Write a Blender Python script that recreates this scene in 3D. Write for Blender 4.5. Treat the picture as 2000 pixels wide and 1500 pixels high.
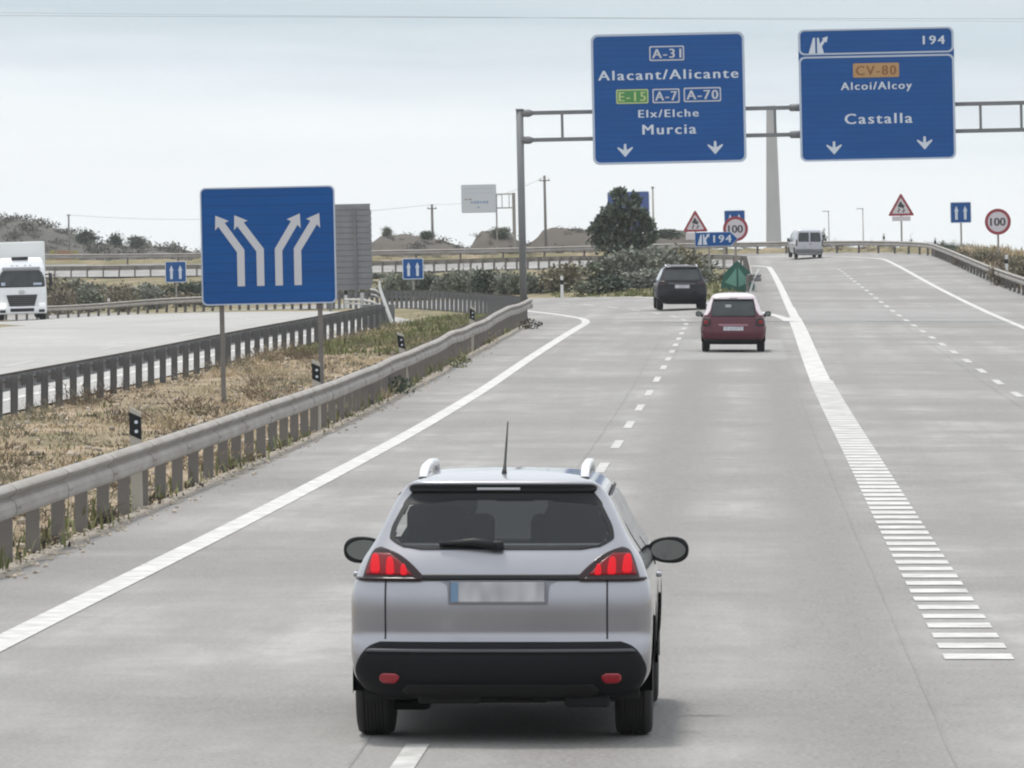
import bpy, bmesh, math, random
import numpy as np
from mathutils import Vector, Matrix, noise as mnoise

for o in list(bpy.data.objects):
    bpy.data.objects.remove(o)
SC = bpy.context.scene
COL = SC.collection
rng = random.Random(7)
R = math.radians
PI = math.pi

# ------------------------------------------------------------------ camera
CAM_H = 2.8
cam_d = bpy.data.cameras.new('camera')
cam = bpy.data.objects.new('camera', cam_d)
COL.objects.link(cam)
cam.location = (0, 0, CAM_H)
cam.rotation_euler = (R(90), 0, 0)
cam_d.sensor_width = 36
cam_d.lens = 216
cam_d.shift_x = -0.22
cam_d.shift_y = -0.1195
cam_d.clip_start = 0.5
cam_d.clip_end = 30000
SC.camera = cam

# ------------------------------------------------------------------ sky and sun
W = bpy.data.worlds.new('World')
SC.world = W
W.use_nodes = True
SUN_EL, SUN_AZ = R(70), R(-35)          # azimuth measured from +Y towards +X


def build_world():
    nt = W.node_tree
    nt.nodes.clear()
    N, L = nt.nodes.new, nt.links.new
    out = N('ShaderNodeOutputWorld')
    sky = N('ShaderNodeTexSky')
    sky.sky_type = 'NISHITA'
    sky.sun_disc = False
    sky.sun_elevation = SUN_EL
    sky.sun_rotation = SUN_AZ
    sky.dust_density = 4.0
    bsky = N('ShaderNodeBackground')
    bsky.inputs['Strength'].default_value = 0.07
    L(sky.outputs[0], bsky.inputs['Color'])
    tc = N('ShaderNodeTexCoord')
    sep = N('ShaderNodeSeparateXYZ')
    L(tc.outputs['Generated'], sep.inputs[0])
    mp = N('ShaderNodeMapping')
    mp.inputs['Scale'].default_value = (9, 9, 95)
    mp.inputs['Rotation'].default_value = (0, R(2.5), 0)
    L(tc.outputs['Generated'], mp.inputs[0])
    nz = N('ShaderNodeTexNoise')
    nz.inputs['Scale'].default_value = 1.0
    nz.inputs['Detail'].default_value = 5
    nz.inputs['Roughness'].default_value = 0.52
    L(mp.outputs[0], nz.inputs['Vector'])
    # height above the horizon, pushed about by the noise
    sc = N('ShaderNodeMath'); sc.operation = 'MULTIPLY_ADD'
    L(nz.outputs['Fac'], sc.inputs[0]); sc.inputs[1].default_value = 0.028
    L(sep.outputs['Z'], sc.inputs[2])
    mx = N('ShaderNodeMath'); mx.operation = 'MULTIPLY_ADD'
    L(sep.outputs['X'], mx.inputs[0]); mx.inputs[1].default_value = 0.05
    L(sc.outputs[0], mx.inputs[2])
    mr = N('ShaderNodeMapRange')
    mr.inputs['From Min'].default_value = 0.004
    mr.inputs['From Max'].default_value = 0.084
    L(mx.outputs[0], mr.inputs['Value'])
    cr = N('ShaderNodeValToRGB')
    e = cr.color_ramp.elements
    e[0].position = 0.12; e[0].color = (0.92, 0.965, 1.0, 1)
    e[1].position = 1.0; e[1].color = (0.86, 0.91, 0.97, 1)
    for p, c in ((0.28, (0.95, 0.98, 1.0, 1)), (0.42, (0.82, 0.895, 0.955, 1)), (0.56, (0.47, 0.58, 0.66, 1)), (0.72, (0.58, 0.67, 0.74, 1))):
        q = e.new(p); q.color = c
    L(mr.outputs[0], cr.inputs[0])
    # overcast sky: brighter towards the zenith
    br = N('ShaderNodeMapRange')
    br.inputs['From Min'].default_value = 0.06
    br.inputs['From Max'].default_value = 0.5
    br.inputs['To Min'].default_value = 1.0
    br.inputs['To Max'].default_value = 1.4
    L(sep.outputs['Z'], br.inputs['Value'])
    mp2 = N('ShaderNodeMapping')
    mp2.inputs['Scale'].default_value = (14, 14, 170)
    mp2.inputs['Rotation'].default_value = (0, R(-3), 0)
    L(tc.outputs['Generated'], mp2.inputs[0])
    nz2 = N('ShaderNodeTexNoise')
    nz2.inputs['Scale'].default_value = 1.0
    nz2.inputs['Detail'].default_value = 6
    L(mp2.outputs[0], nz2.inputs['Vector'])
    mr2 = N('ShaderNodeMapRange')
    mr2.inputs['From Min'].default_value = 0.35
    mr2.inputs['From Max'].default_value = 0.65
    mr2.inputs['To Min'].default_value = 0.965
    mr2.inputs['To Max'].default_value = 1.03
    L(nz2.outputs['Fac'], mr2.inputs['Value'])
    mxc = N('ShaderNodeMix'); mxc.data_type = 'RGBA'; mxc.blend_type = 'MULTIPLY'
    mxc.inputs['Factor'].default_value = 1.0
    L(cr.outputs[0], mxc.inputs['A']); L(mr2.outputs[0], mxc.inputs['B'])
    bcl = N('ShaderNodeBackground')
    L(mxc.outputs['Result'], bcl.inputs['Color'])
    L(br.outputs[0], bcl.inputs['Strength'])
    mix = N('ShaderNodeMixShader')
    mix.inputs[0].default_value = 0.93
    L(bsky.outputs[0], mix.inputs[1]); L(bcl.outputs[0], mix.inputs[2])
    L(mix.outputs[0], out.inputs['Surface'])


build_world()
sun_d = bpy.data.lights.new('sun', 'SUN')
sun = bpy.data.objects.new('sun', sun_d)
COL.objects.link(sun)
sun_d.energy = 2.5
sun_d.angle = R(10)
sun_d.color = (1.0, 0.955, 0.89)
sdir = Vector((math.cos(SUN_EL) * math.sin(SUN_AZ), math.cos(SUN_EL) * math.cos(SUN_AZ), math.sin(SUN_EL)))
sun.rotation_euler = sdir.to_track_quat('Z', 'Y').to_euler()
sun.location = (0, 0, 60)

vs = SC.view_settings
vs.view_transform = 'Standard'
vs.look = 'None'
vs.exposure = 0.1
vs.gamma = 1
vs.use_curve_mapping = False
SC.cycles.use_denoising = True
SC.cycles.filter_width = 2.1
SC.cycles.max_bounces = 6
SC.cycles.diffuse_bounces = 3
SC.cycles.transparent_max_bounces = 12
SC.cycles.volume_bounces = 1

# ------------------------------------------------------------------ materials
MATS = {}


def lin(r, g, b):
    f = lambda c: ((c / 255 + 0.055) / 1.055) ** 2.4 if c > 10 else c / 255 / 12.92
    return (f(r), f(g), f(b))


def mat(name, col, rough=0.6, metal=0.0, var=None, scale=4.0, stretch=(1, 1, 1), amount=0.5, detail=4,
        island=0.0, coat=0.0, bump=0.0, bscale=60, emit=None, alpha=None, spec=0.5, trans=0.0):
    """Principled material; base colour wanders between col and var with noise, and by island if asked."""
    m = bpy.data.materials.new(name)
    m.use_nodes = True
    nt = m.node_tree
    N, L = nt.nodes.new, nt.links.new
    p = nt.nodes['Principled BSDF']
    p.inputs['Roughness'].default_value = rough
    p.inputs['Metallic'].default_value = metal
    p.inputs['Specular IOR Level'].default_value = spec
    if coat:
        p.inputs['Coat Weight'].default_value = coat
        p.inputs['Coat Roughness'].default_value = 0.06
    c = (*col, 1)
    src = None
    tc = N('ShaderNodeTexCoord')
    if var is not None:
        mp = N('ShaderNodeMapping')
        mp.inputs['Scale'].default_value = stretch
        L(tc.outputs['Object'], mp.inputs[0])
        nz = N('ShaderNodeTexNoise')
        nz.inputs['Scale'].default_value = scale
        nz.inputs['Detail'].default_value = detail
        nz.inputs['Roughness'].default_value = 0.6
        L(mp.outputs[0], nz.inputs['Vector'])
        mr = N('ShaderNodeMapRange')
        mr.inputs['From Min'].default_value = 0.5 - amount * 0.5
        mr.inputs['From Max'].default_value = 0.5 + amount * 0.5
        L(nz.outputs['Fac'], mr.inputs['Value'])
        mx = N('ShaderNodeMix'); mx.data_type = 'RGBA'
        mx.inputs['A'].default_value = c
        mx.inputs['B'].default_value = (*var, 1)
        L(mr.outputs[0], mx.inputs['Factor'])
        src = mx.outputs['Result']
    if island:
        geo = N('ShaderNodeNewGeometry')
        mr2 = N('ShaderNodeMapRange')
        mr2.inputs['To Min'].default_value = 1 - island
        mr2.inputs['To Max'].default_value = 1 + island
        L(geo.outputs['Random Per Island'], mr2.inputs['Value'])
        mm = N('ShaderNodeMix'); mm.data_type = 'RGBA'; mm.blend_type = 'MULTIPLY'
        mm.inputs['Factor'].default_value = 1
        if src:
            L(src, mm.inputs['A'])
        else:
            mm.inputs['A'].default_value = c
        L(mr2.outputs[0], mm.inputs['B'])
        src = mm.outputs['Result']
    if src:
        L(src, p.inputs['Base Color'])
    else:
        p.inputs['Base Color'].default_value = c
    if bump:
        nb = N('ShaderNodeTexNoise')
        nb.inputs['Scale'].default_value = bscale
        nb.inputs['Detail'].default_value = 3
        L(tc.outputs['Object'], nb.inputs['Vector'])
        bp = N('ShaderNodeBump')
        bp.inputs['Strength'].default_value = bump
        bp.inputs['Distance'].default_value = 0.02
        L(nb.outputs['Fac'], bp.inputs['Height'])
        L(bp.outputs[0], p.inputs['Normal'])
    if emit:
        p.inputs['Emission Color'].default_value = (*emit[0], 1)
        p.inputs['Emission Strength'].default_value = emit[1]
    if trans:
        p.inputs['Transmission Weight'].default_value = trans
    if alpha is not None:
        p.inputs['Alpha'].default_value = alpha
    MATS[name] = m
    return m


def asphalt(name, base, dark, warm, tracks=True):
    m = bpy.data.materials.new(name)
    m.use_nodes = True
    nt = m.node_tree
    N, L = nt.nodes.new, nt.links.new
    p = nt.nodes['Principled BSDF']
    p.inputs['Roughness'].default_value = 0.82
    p.inputs['Specular IOR Level'].default_value = 0.25
    tc = N('ShaderNodeTexCoord')

    def noise(stretch, scale, detail, lo, hi, rough=0.6):
        mp = N('ShaderNodeMapping'); mp.inputs['Scale'].default_value = stretch
        L(tc.outputs['Object'], mp.inputs[0])
        nz = N('ShaderNodeTexNoise')
        nz.inputs['Scale'].default_value = scale
        nz.inputs['Detail'].default_value = detail
        nz.inputs['Roughness'].default_value = rough
        L(mp.outputs[0], nz.inputs['Vector'])
        mr = N('ShaderNodeMapRange')
        mr.inputs['From Min'].default_value = lo
        mr.inputs['From Max'].default_value = hi
        L(nz.outputs['Fac'], mr.inputs['Value'])
        return mr.outputs[0]

    def mixc(fac, a, b, blend='MIX'):
        mx = N('ShaderNodeMix'); mx.data_type = 'RGBA'; mx.blend_type = blend
        for k, v in (('Factor', fac), ('A', a), ('B', b)):
            if hasattr(v, 'is_output') or isinstance(v, bpy.types.NodeSocket):
                L(v, mx.inputs[k])
            elif isinstance(v, (int, float)):
                mx.inputs[k].default_value = v
            else:
                mx.inputs[k].default_value = (*v, 1)
        return mx.outputs['Result']

    def math_(op, a, b=None, c=None):
        n = N('ShaderNodeMath'); n.operation = op
        for i, v in enumerate((a, b, c)):
            if v is None:
                continue
            if isinstance(v, (int, float)):
                n.inputs[i].default_value = v
            else:
                L(v, n.inputs[i])
        return n.outputs[0]

    bands = noise((0.10, 0.12, 1), 1.0, 8, 0.42, 0.60, 0.7)
    blotch = noise((0.9, 0.28, 1), 1.0, 8, 0.43, 0.585, 0.68)
    fine = noise((1, 0.45, 1), 6.0, 6, 0.36, 0.64, 0.7)
    grit = noise((1, 1, 1), 28.0, 4, 0.34, 0.66, 0.75)
    streak = noise((1.3, 0.03, 1), 1.0, 6, 0.42, 0.60, 0.65)
    spots = noise((1, 0.7, 1), 1.6, 6, 0.56, 0.68, 0.6)
    col = mixc(bands, base, dark)
    col = mixc(math_('MULTIPLY', streak, 0.45 if tracks else 0.15), col, dark)
    col = mixc(math_('MULTIPLY', spots, 0.4), col, tuple(0.8 * c for c in dark))
    col = mixc(math_('MULTIPLY', blotch, 0.65), col, warm)
    if tracks:
        sep = N('ShaderNodeSeparateXYZ')
        L(tc.outputs['Object'], sep.inputs[0])
        # polished and oil-stained strips along the lanes (period one lane)
        wob = noise((0.5, 0.03, 1), 1.0, 2, 0.2, 0.8)
        xx = math_('MULTIPLY_ADD', wob, 0.35, math_('ADD', sep.outputs['X'], -0.17))
        ph = math_('MULTIPLY', xx, 4 * PI / 3.5)
        cs = math_('COSINE', ph)
        tr = math_('MULTIPLY_ADD', cs, -0.5, 0.5)
        lane = N('ShaderNodeMapRange')
        lane.interpolation_type = 'SMOOTHSTEP'
        ax = math_('ABSOLUTE', math_('ADD', sep.outputs['X'], 0.0))
        lane.inputs['From Min'].default_value = 2.0
        lane.inputs['From Max'].default_value = 1.0
        lane.inputs['To Min'].default_value = 0.36
        lane.inputs['To Max'].default_value = 1.0
        L(ax, lane.inputs['Value'])
        amt = math_('MULTIPLY', math_('MULTIPLY', math_('MULTIPLY_ADD', tr, 0.75, 0.25), lane.outputs[0]), 1.0)
        col = mixc(amt, col, tuple(0.80 * c for c in warm))
    col = mixc(math_('MULTIPLY', fine, 0.42), col, tuple(0.58 * c for c in base))
    col = mixc(math_('MULTIPLY', grit, 0.42), col, tuple(min(1, 1.28 * c) for c in base))
    L(col, p.inputs['Base Color'])
    bp = N('ShaderNodeBump'); bp.inputs['Strength'].default_value = 0.35; bp.inputs['Distance'].default_value = 0.01
    L(grit, bp.inputs['Height']); L(bp.outputs[0], p.inputs['Normal'])
    MATS[name] = m
    return m


asphalt('asphalt', (0.335, 0.326, 0.31), (0.125, 0.121, 0.117), (0.150, 0.139, 0.130))
asphalt('asphalt_grazing', (0.37, 0.362, 0.345), (0.25, 0.244, 0.235), (0.28, 0.268, 0.253), False)  # paler asphalt copy: brightness at the grazing view is in the colour
mat('road_paint', (0.58, 0.57, 0.545), 0.7, var=(0.32, 0.312, 0.298), scale=3.4, amount=0.42, detail=9)
mat('road_paint_worn', (0.50, 0.493, 0.47), 0.7, var=(0.27, 0.263, 0.25), scale=5.0, amount=0.4, detail=10)
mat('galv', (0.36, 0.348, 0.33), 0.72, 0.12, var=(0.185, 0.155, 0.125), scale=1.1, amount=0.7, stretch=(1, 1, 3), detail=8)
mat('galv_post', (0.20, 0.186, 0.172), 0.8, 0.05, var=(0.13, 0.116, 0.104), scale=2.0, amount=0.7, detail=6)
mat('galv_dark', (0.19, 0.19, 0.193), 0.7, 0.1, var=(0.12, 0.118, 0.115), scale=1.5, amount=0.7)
mat('gantry_steel', (0.20, 0.205, 0.21), 0.6, 0.2, var=(0.14, 0.145, 0.15), scale=0.8, amount=0.6)
mat('sign_blue', (0.002, 0.085, 0.30), 0.45, var=(0.002, 0.058, 0.22), scale=1.1, stretch=(0.35, 1, 3), amount=0.7, spec=0.25, detail=7)


def slat_joints(m, pitch=0.175):
    """Fine dark lines where the aluminium planks of the panel meet."""
    nt = m.node_tree
    N, L = nt.nodes.new, nt.links.new
    p = nt.nodes['Principled BSDF']
    src = p.inputs['Base Color'].links[0].from_socket
    tc = N('ShaderNodeTexCoord'); sp = N('ShaderNodeSeparateXYZ'); L(tc.outputs['Object'], sp.inputs[0])
    d = N('ShaderNodeMath'); d.operation = 'DIVIDE'; L(sp.outputs['Z'], d.inputs[0]); d.inputs[1].default_value = pitch
    f = N('ShaderNodeMath'); f.operation = 'FRACT'; L(d.outputs[0], f.inputs[0])
    g = N('ShaderNodeMath'); g.operation = 'GREATER_THAN'; L(f.outputs[0], g.inputs[0]); g.inputs[1].default_value = 0.88
    k = N('ShaderNodeMath'); k.operation = 'MULTIPLY'; L(g.outputs[0], k.inputs[0]); k.inputs[1].default_value = 0.5
    mx = N('ShaderNodeMix'); mx.data_type = 'RGBA'; L(k.outputs[0], mx.inputs['Factor']); L(src, mx.inputs['A'])
    mx.inputs['B'].default_value = (0.002, 0.04, 0.15, 1)
    L(mx.outputs['Result'], p.inputs['Base Color'])


slat_joints(MATS['sign_blue'])
mat('sign_white', (0.55, 0.60, 0.67), 0.5)
mat('sign_rim', (0.40, 0.46, 0.56), 0.5)
mat('sign_red', (0.27, 0.03, 0.045), 0.5)
mat('sign_black', (0.03, 0.03, 0.035), 0.5)
mat('sign_green', (0.05, 0.22, 0.06), 0.5)
mat('sign_orange', (0.40, 0.235, 0.10), 0.5)
mat('sign_brown', (0.20, 0.085, 0.02), 0.5)
mat('sign_pink_white', (0.56, 0.52, 0.55), 0.5)
mat('sign_arrow', (0.50, 0.51, 0.54), 0.5)
mat('aluminium', (0.22, 0.225, 0.23), 0.5, 0.3, var=(0.17, 0.17, 0.18), scale=2, amount=0.6)
mat('concrete', (0.46, 0.455, 0.46), 0.85, var=(0.38, 0.372, 0.372), scale=0.6, amount=0.6, stretch=(1, 1, 0.4))
mat('white_plastic', (0.62, 0.62, 0.60), 0.5)
mat('black_plastic', (0.009, 0.010, 0.011), 0.5, spec=0.3)
mat('vertex_green', (0.010, 0.085, 0.058), 0.6)
mat('vertex_pale', (0.11, 0.27, 0.21), 0.5)
mat('wood_pole', (0.16, 0.15, 0.14), 0.85, var=(0.11, 0.10, 0.09), scale=6, stretch=(1, 1, 0.1))
mat('yellow', (0.30, 0.27, 0.11), 0.6)
mat('orange', (0.30, 0.17, 0.10), 0.6)
# vehicles
mat('paint_sky_sheen', (0.58, 0.51, 0.52), 0.35, coat=0.6)  # bright sky reflected in red bodywork, put into the colour
mat('paint_silver', (0.30, 0.298, 0.318), 0.36, 0.75, coat=1.0, var=(0.275, 0.273, 0.29), scale=3)
mat('paint_red', (0.075, 0.005, 0.016), 0.4, 0.1, coat=0.5, spec=.3)
mat('paint_black', (0.004, 0.004, 0.007), 0.4, coat=0.3, spec=.2)
mat('paint_van', (0.42, 0.42, 0.45), 0.35, 0.4, coat=0.7)
mat('paint_white', (0.72, 0.73, 0.74), 0.4, coat=0.4)
mat('cladding', (0.009, 0.0095, 0.011), 0.6, var=(0.012, 0.0125, 0.014), scale=30, spec=0.15)
mat('rubber', (0.012, 0.012, 0.0125), 0.8, var=(0.02, 0.019, 0.018), scale=8)
mat('rim', (0.22, 0.22, 0.23), 0.35, 0.8)
mat('under', (0.006, 0.006, 0.006), 0.9)
mat('seam', (0.02, 0.02, 0.024), 0.7)
mat('lamp_dark', (0.014, 0.0012, 0.002), 0.25, coat=0.25, spec=.3)
mat('lamp_lit', (0.10, 0.002, 0.004), 0.6, spec=0.1, emit=((1.0, 0.022, 0.036), 0.62))
mat('lamp_glow', (0.08, 0.002, 0.004), 0.4, spec=0.2, emit=((0.7, 0.008, 0.018), 0.14), coat=0.15)
mat('reflector', (0.20, 0.003, 0.012), 0.25, emit=((0.6, 0.0, 0.02), 0.06), coat=0.6)  # no lamp: a faint red glow is added by emission
mat('headlamp', (0.8, 0.8, 0.75), 0.2, emit=((1.0, 0.97, 0.85), 1.2))
mat('lens_clear', (0.55, 0.56, 0.58), 0.15, 0.3)
mat('mirror', (0.22, 0.24, 0.24), 0.10, 1.0)
mat('chrome', (0.55, 0.55, 0.56), 0.2, 1.0)
mat('plate', (0.52, 0.52, 0.525), 0.5, var=(0.27, 0.265, 0.29), scale=11, stretch=(1, 1, 0.35), amount=0.5, detail=1)
mat('plate_blue', (0.14, 0.23, 0.34), 0.5)
mat('seat_cloth', (0.022, 0.022, 0.024), 0.9)
mat('interior', (0.05, 0.05, 0.052), 0.9)


def glass_mat(name, tint, alpha):
    m = bpy.data.materials.new(name)
    m.use_nodes = True
    nt = m.node_tree
    N, L = nt.nodes.new, nt.links.new
    out = nt.nodes['Material Output']
    nt.nodes.remove(nt.nodes['Principled BSDF'])
    tr = N('ShaderNodeBsdfTransparent'); tr.inputs[0].default_value = (*tint, 1)
    gl = N('ShaderNodeBsdfGlossy'); gl.inputs['Roughness'].default_value = 0.03
    gl.inputs[0].default_value = (0.9, 0.92, 0.95, 1)
    fr = N('ShaderNodeFresnel'); fr.inputs[0].default_value = 1.5
    mx = N('ShaderNodeMixShader')
    L(fr.outputs[0], mx.inputs[0]); L(tr.outputs[0], mx.inputs[1]); L(gl.outputs[0], mx.inputs[2])
    L(mx.outputs[0], out.inputs['Surface'])
    MATS[name] = m


glass_mat('glass', (0.62, 0.64, 0.635), 1)
glass_mat('glass_tint', (0.16, 0.17, 0.18), 1)
mat('glass_dark', (0.012, 0.014, 0.016), 0.06, coat=0.5)
# vegetation and ground
mat('leaf_dark', (0.040, 0.062, 0.038), 0.75, island=0.55, var=(0.055, 0.07, 0.045), scale=0.6)
mat('leaf_mid', (0.105, 0.125, 0.08), 0.75, island=0.5, var=(0.145, 0.155, 0.11), scale=0.7)
mat('leaf_grey', (0.145, 0.16, 0.125), 0.8, island=0.45, var=(0.19, 0.195, 0.16), scale=0.8)
mat('leaf_olive', (0.16, 0.15, 0.09), 0.8, island=0.45, var=(0.20, 0.175, 0.12), scale=0.7)
mat('leaf_dry', (0.20, 0.165, 0.115), 0.85, island=0.4, var=(0.15, 0.12, 0.085), scale=0.7)
mat('leaf_far', (0.068, 0.068, 0.052), 0.85, island=0.3, var=(0.09, 0.082, 0.064), scale=.2)
mat('leaf_brown', (0.115, 0.082, 0.055), 0.9, island=0.4)
mat('blossom', (0.55, 0.54, 0.52), 0.8)
mat('bark', (0.10, 0.08, 0.06), 0.9, var=(0.06, 0.05, 0.04), scale=8)
mat('straw', (0.42, 0.33, 0.21), 0.85, island=0.35)
mat('weed_green', (0.15, 0.16, 0.065), 0.85, island=0.4)
mat('weed_dark', (0.07, 0.055, 0.04), 0.9, island=0.5)
mat('stone', (0.36, 0.31, 0.25), 0.9, island=0.4)
mat('hill_dirt', (0.088, 0.070, 0.056), 0.95, var=(0.055, 0.050, 0.038), scale=0.25, amount=0.45, detail=8)
mat('hill_scrub', (0.080, 0.068, 0.056), 0.95, var=(0.052, 0.050, 0.040), scale=0.06, amount=0.4, detail=8)
mat('mountain', (0.14, 0.17, 0.20), 0.95)


def ground_mat():
    m = bpy.data.materials.new('dry_ground')
    m.use_nodes = True
    nt = m.node_tree
    N, L = nt.nodes.new, nt.links.new
    p = nt.nodes['Principled BSDF']
    p.inputs['Roughness'].default_value = 0.95
    p.inputs['Specular IOR Level'].default_value = 0.1
    tc = N('ShaderNodeTexCoord')

    def nz(scale, detail, lo, hi):
        n = N('ShaderNodeTexNoise'); n.inputs['Scale'].default_value = scale; n.inputs['Detail'].default_value = detail
        n.inputs['Roughness'].default_value = 0.65
        L(tc.outputs['Object'], n.inputs['Vector'])
        r = N('ShaderNodeMapRange'); r.inputs['From Min'].default_value = lo; r.inputs['From Max'].default_value = hi
        L(n.outputs['Fac'], r.inputs['Value'])
        return r.outputs[0]

    def mix(f, a, b):
        x = N('ShaderNodeMix'); x.data_type = 'RGBA'
        L(f, x.inputs['Factor'])
        for k, v in (('A', a), ('B', b)):
            if isinstance(v, tuple):
                x.inputs[k].default_value = (*v, 1)
            else:
                L(v, x.inputs[k])
        return x.outputs['Result']
    c = mix(nz(2.3, 8, 0.35, 0.65), (0.37, 0.29, 0.205), (0.25, 0.195, 0.135))
    # greener towards the far end of the median
    sep = N('ShaderNodeSeparateXYZ'); L(tc.outputs['Object'], sep.inputs[0])
    gr = N('ShaderNodeMapRange'); gr.inputs['From Min'].default_value = 140; gr.inputs['From Max'].default_value = 185
    L(sep.outputs['Y'], gr.inputs['Value'])
    mu = N('ShaderNodeMath'); mu.operation = 'MULTIPLY'
    L(gr.outputs[0], mu.inputs[0]); L(nz(0.35, 5, 0.3, 0.6), mu.inputs[1])
    c = mix(mu.outputs[0], c, (0.15, 0.145, 0.075))
    c = mix(nz(0.45, 7, 0.47, 0.62), c, (0.165, 0.145, 0.085))
    c = mix(nz(11, 6, 0.50, 0.70), c, (0.115, 0.09, 0.062))
    L(c, p.inputs['Base Color'])
    MATS['dry_ground'] = m


ground_mat()


# ------------------------------------------------------------------ helpers
def tag(o, label=None, cat=None, group=None, kind=None):
    if label: o['label'] = label
    if cat: o['category'] = cat
    if group: o['group'] = group
    if kind: o['kind'] = kind
    return o


def thing(name, label, cat, loc=(0, 0, 0), rotz=0.0, group=None, roll=0.0, pitch=0.0):
    o = bpy.data.objects.new(name, None)
    o.empty_display_size = 0.3
    COL.objects.link(o)
    o.location = loc
    o.rotation_euler = (pitch, roll, rotz)
    return tag(o, label, cat, group)


def link_mesh(name, me, m=None, parent=None, smooth=False):
    if m is not None and not me.materials:
        me.materials.append(MATS[m])
    if smooth:
        me.polygons.foreach_set('use_smooth', [True] * len(me.polygons))
    o = bpy.data.objects.new(name, me)
    COL.objects.link(o)
    if parent is not None:
        o.parent = parent
    return o


def obj(name, bm, m, parent=None, smooth=False):
    bmesh.ops.recalc_face_normals(bm, faces=bm.faces)
    me = bpy.data.meshes.new(name)
    bm.to_mesh(me)
    bm.free()
    return link_mesh(name, me, m, parent, smooth)


def struct(name, bm, m, smooth=False):
    return tag(obj(name, bm, m, None, smooth), kind='structure')


def add_box(bm, c, s, bev=0.0, rot=None, seg=2):
    r = bmesh.ops.create_cube(bm, size=1.0)
    vs_ = r['verts']
    M = Matrix.Translation(c) @ (rot if rot is not None else Matrix.Identity(4)) @ Matrix.Diagonal((*s, 1))
    bmesh.ops.transform(bm, matrix=M, verts=vs_)
    if bev:
        es = list({e for v in vs_ for e in v.link_edges})
        bmesh.ops.bevel(bm, geom=es, offset=bev, segments=seg, affect='EDGES', profile=0.5)


def box(c, s, bev=0.0, rot=None, seg=2):
    bm = bmesh.new()
    add_box(bm, c, s, bev, rot, seg)
    return bm


def add_tube(bm, pts, rad, n=10, cap=True):
    pts = [Vector(p) for p in pts]
    rads = rad if isinstance(rad, (list, tuple)) else [rad] * len(pts)
    rings = []
    up = Vector((0, 0, 1))
    for i, p in enumerate(pts):
        d = (pts[min(i + 1, len(pts) - 1)] - pts[max(i - 1, 0)]).normalized()
        a = d.cross(up)
        if a.length < 1e-3:
            a = Vector((1, 0, 0))
        a.normalize()
        b = d.cross(a).normalized()
        rings.append([bm.verts.new(p + rads[i] * (math.cos(t) * a + math.sin(t) * b)) for t in (2 * PI * k / n for k in range(n))])
    for r0, r1 in zip(rings, rings[1:]):
        for k in range(n):
            bm.faces.new((r0[k], r0[(k + 1) % n], r1[(k + 1) % n], r1[k]))
    if cap:
        bm.faces.new(rings[0][::-1]); bm.faces.new(rings[-1])


def tube(pts, rad, n=10):
    bm = bmesh.new()
    add_tube(bm, pts, rad, n)
    return bm


def add_lathe(bm, prof, c, axis='X', n=40):
    """prof: list of (along, radius)."""
    rings = []
    for a, r in prof:
        ring = []
        for k in range(n):
            t = 2 * PI * k / n
            if axis == 'X':
                v = (a, r * math.cos(t), r * math.sin(t))
            elif axis == 'Z':
                v = (r * math.cos(t), r * math.sin(t), a)
            else:
                v = (r * math.cos(t), a, r * math.sin(t))
            ring.append(bm.verts.new(Vector(v) + Vector(c)))
        rings.append(ring)
    for r0, r1 in zip(rings, rings[1:]):
        for k in range(n):
            bm.faces.new((r0[k], r0[(k + 1) % n], r1[(k + 1) % n], r1[k]))
    bm.faces.new(rings[0]); bm.faces.new(rings[-1])


def add_prism(bm, poly, y0, y1):
    """Extrude an (x, z) outline from y0 (front, towards the camera) to y1."""
    f = [bm.verts.new((x, y0, z)) for x, z in poly]
    b = [bm.verts.new((x, y1, z)) for x, z in poly]
    bm.faces.new(f)
    bm.faces.new(b[::-1])
    n = len(poly)
    for i in range(n):
        bm.faces.new((f[i], b[i], b[(i + 1) % n], f[(i + 1) % n]))


def prism(poly, y0, y1):
    bm = bmesh.new()
    add_prism(bm, poly, y0, y1)
    return bm


def rrect(cx, cz, w, h, r, n=6):
    pts = []
    for qx, qz, a0 in ((1, 1, 0), (-1, 1, 90), (-1, -1, 180), (1, -1, 270)):
        for k in range(n + 1):
            a = R(a0 + 90 * k / n)
            pts.append((cx + qx * (w / 2 - r) + r * math.cos(a), cz + qz * (h / 2 - r) + r * math.sin(a)))
    return pts


def disc(cx, cz, r, n=40):
    return [(cx + r * math.cos(2 * PI * k / n), cz + r * math.sin(2 * PI * k / n)) for k in range(n)]


def rtri(cx, cz, half, r=0.06, n=5):
    """Rounded upright equilateral triangle centred on its box."""
    h = half * math.sqrt(3)
    cor = [(cx, cz + h / 2), (cx - half, cz - h / 2), (cx + half, cz - h / 2)]
    g = (cx, cz - h / 2 + h / 3)
    pts = []
    for i, (px_, pz_) in enumerate(cor):
        dx, dz = g[0] - px_, g[1] - pz_
        l = math.hypot(dx, dz)
        ccx, ccz = px_ + dx / l * 2 * r, pz_ + dz / l * 2 * r
        a0 = math.atan2(-dz, -dx)
        for k in range(n + 1):
            a = a0 - PI / 3 + 2 * PI / 3 * k / n
            pts.append((ccx + r * math.cos(a), ccz + r * math.sin(a)))
    return pts


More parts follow.
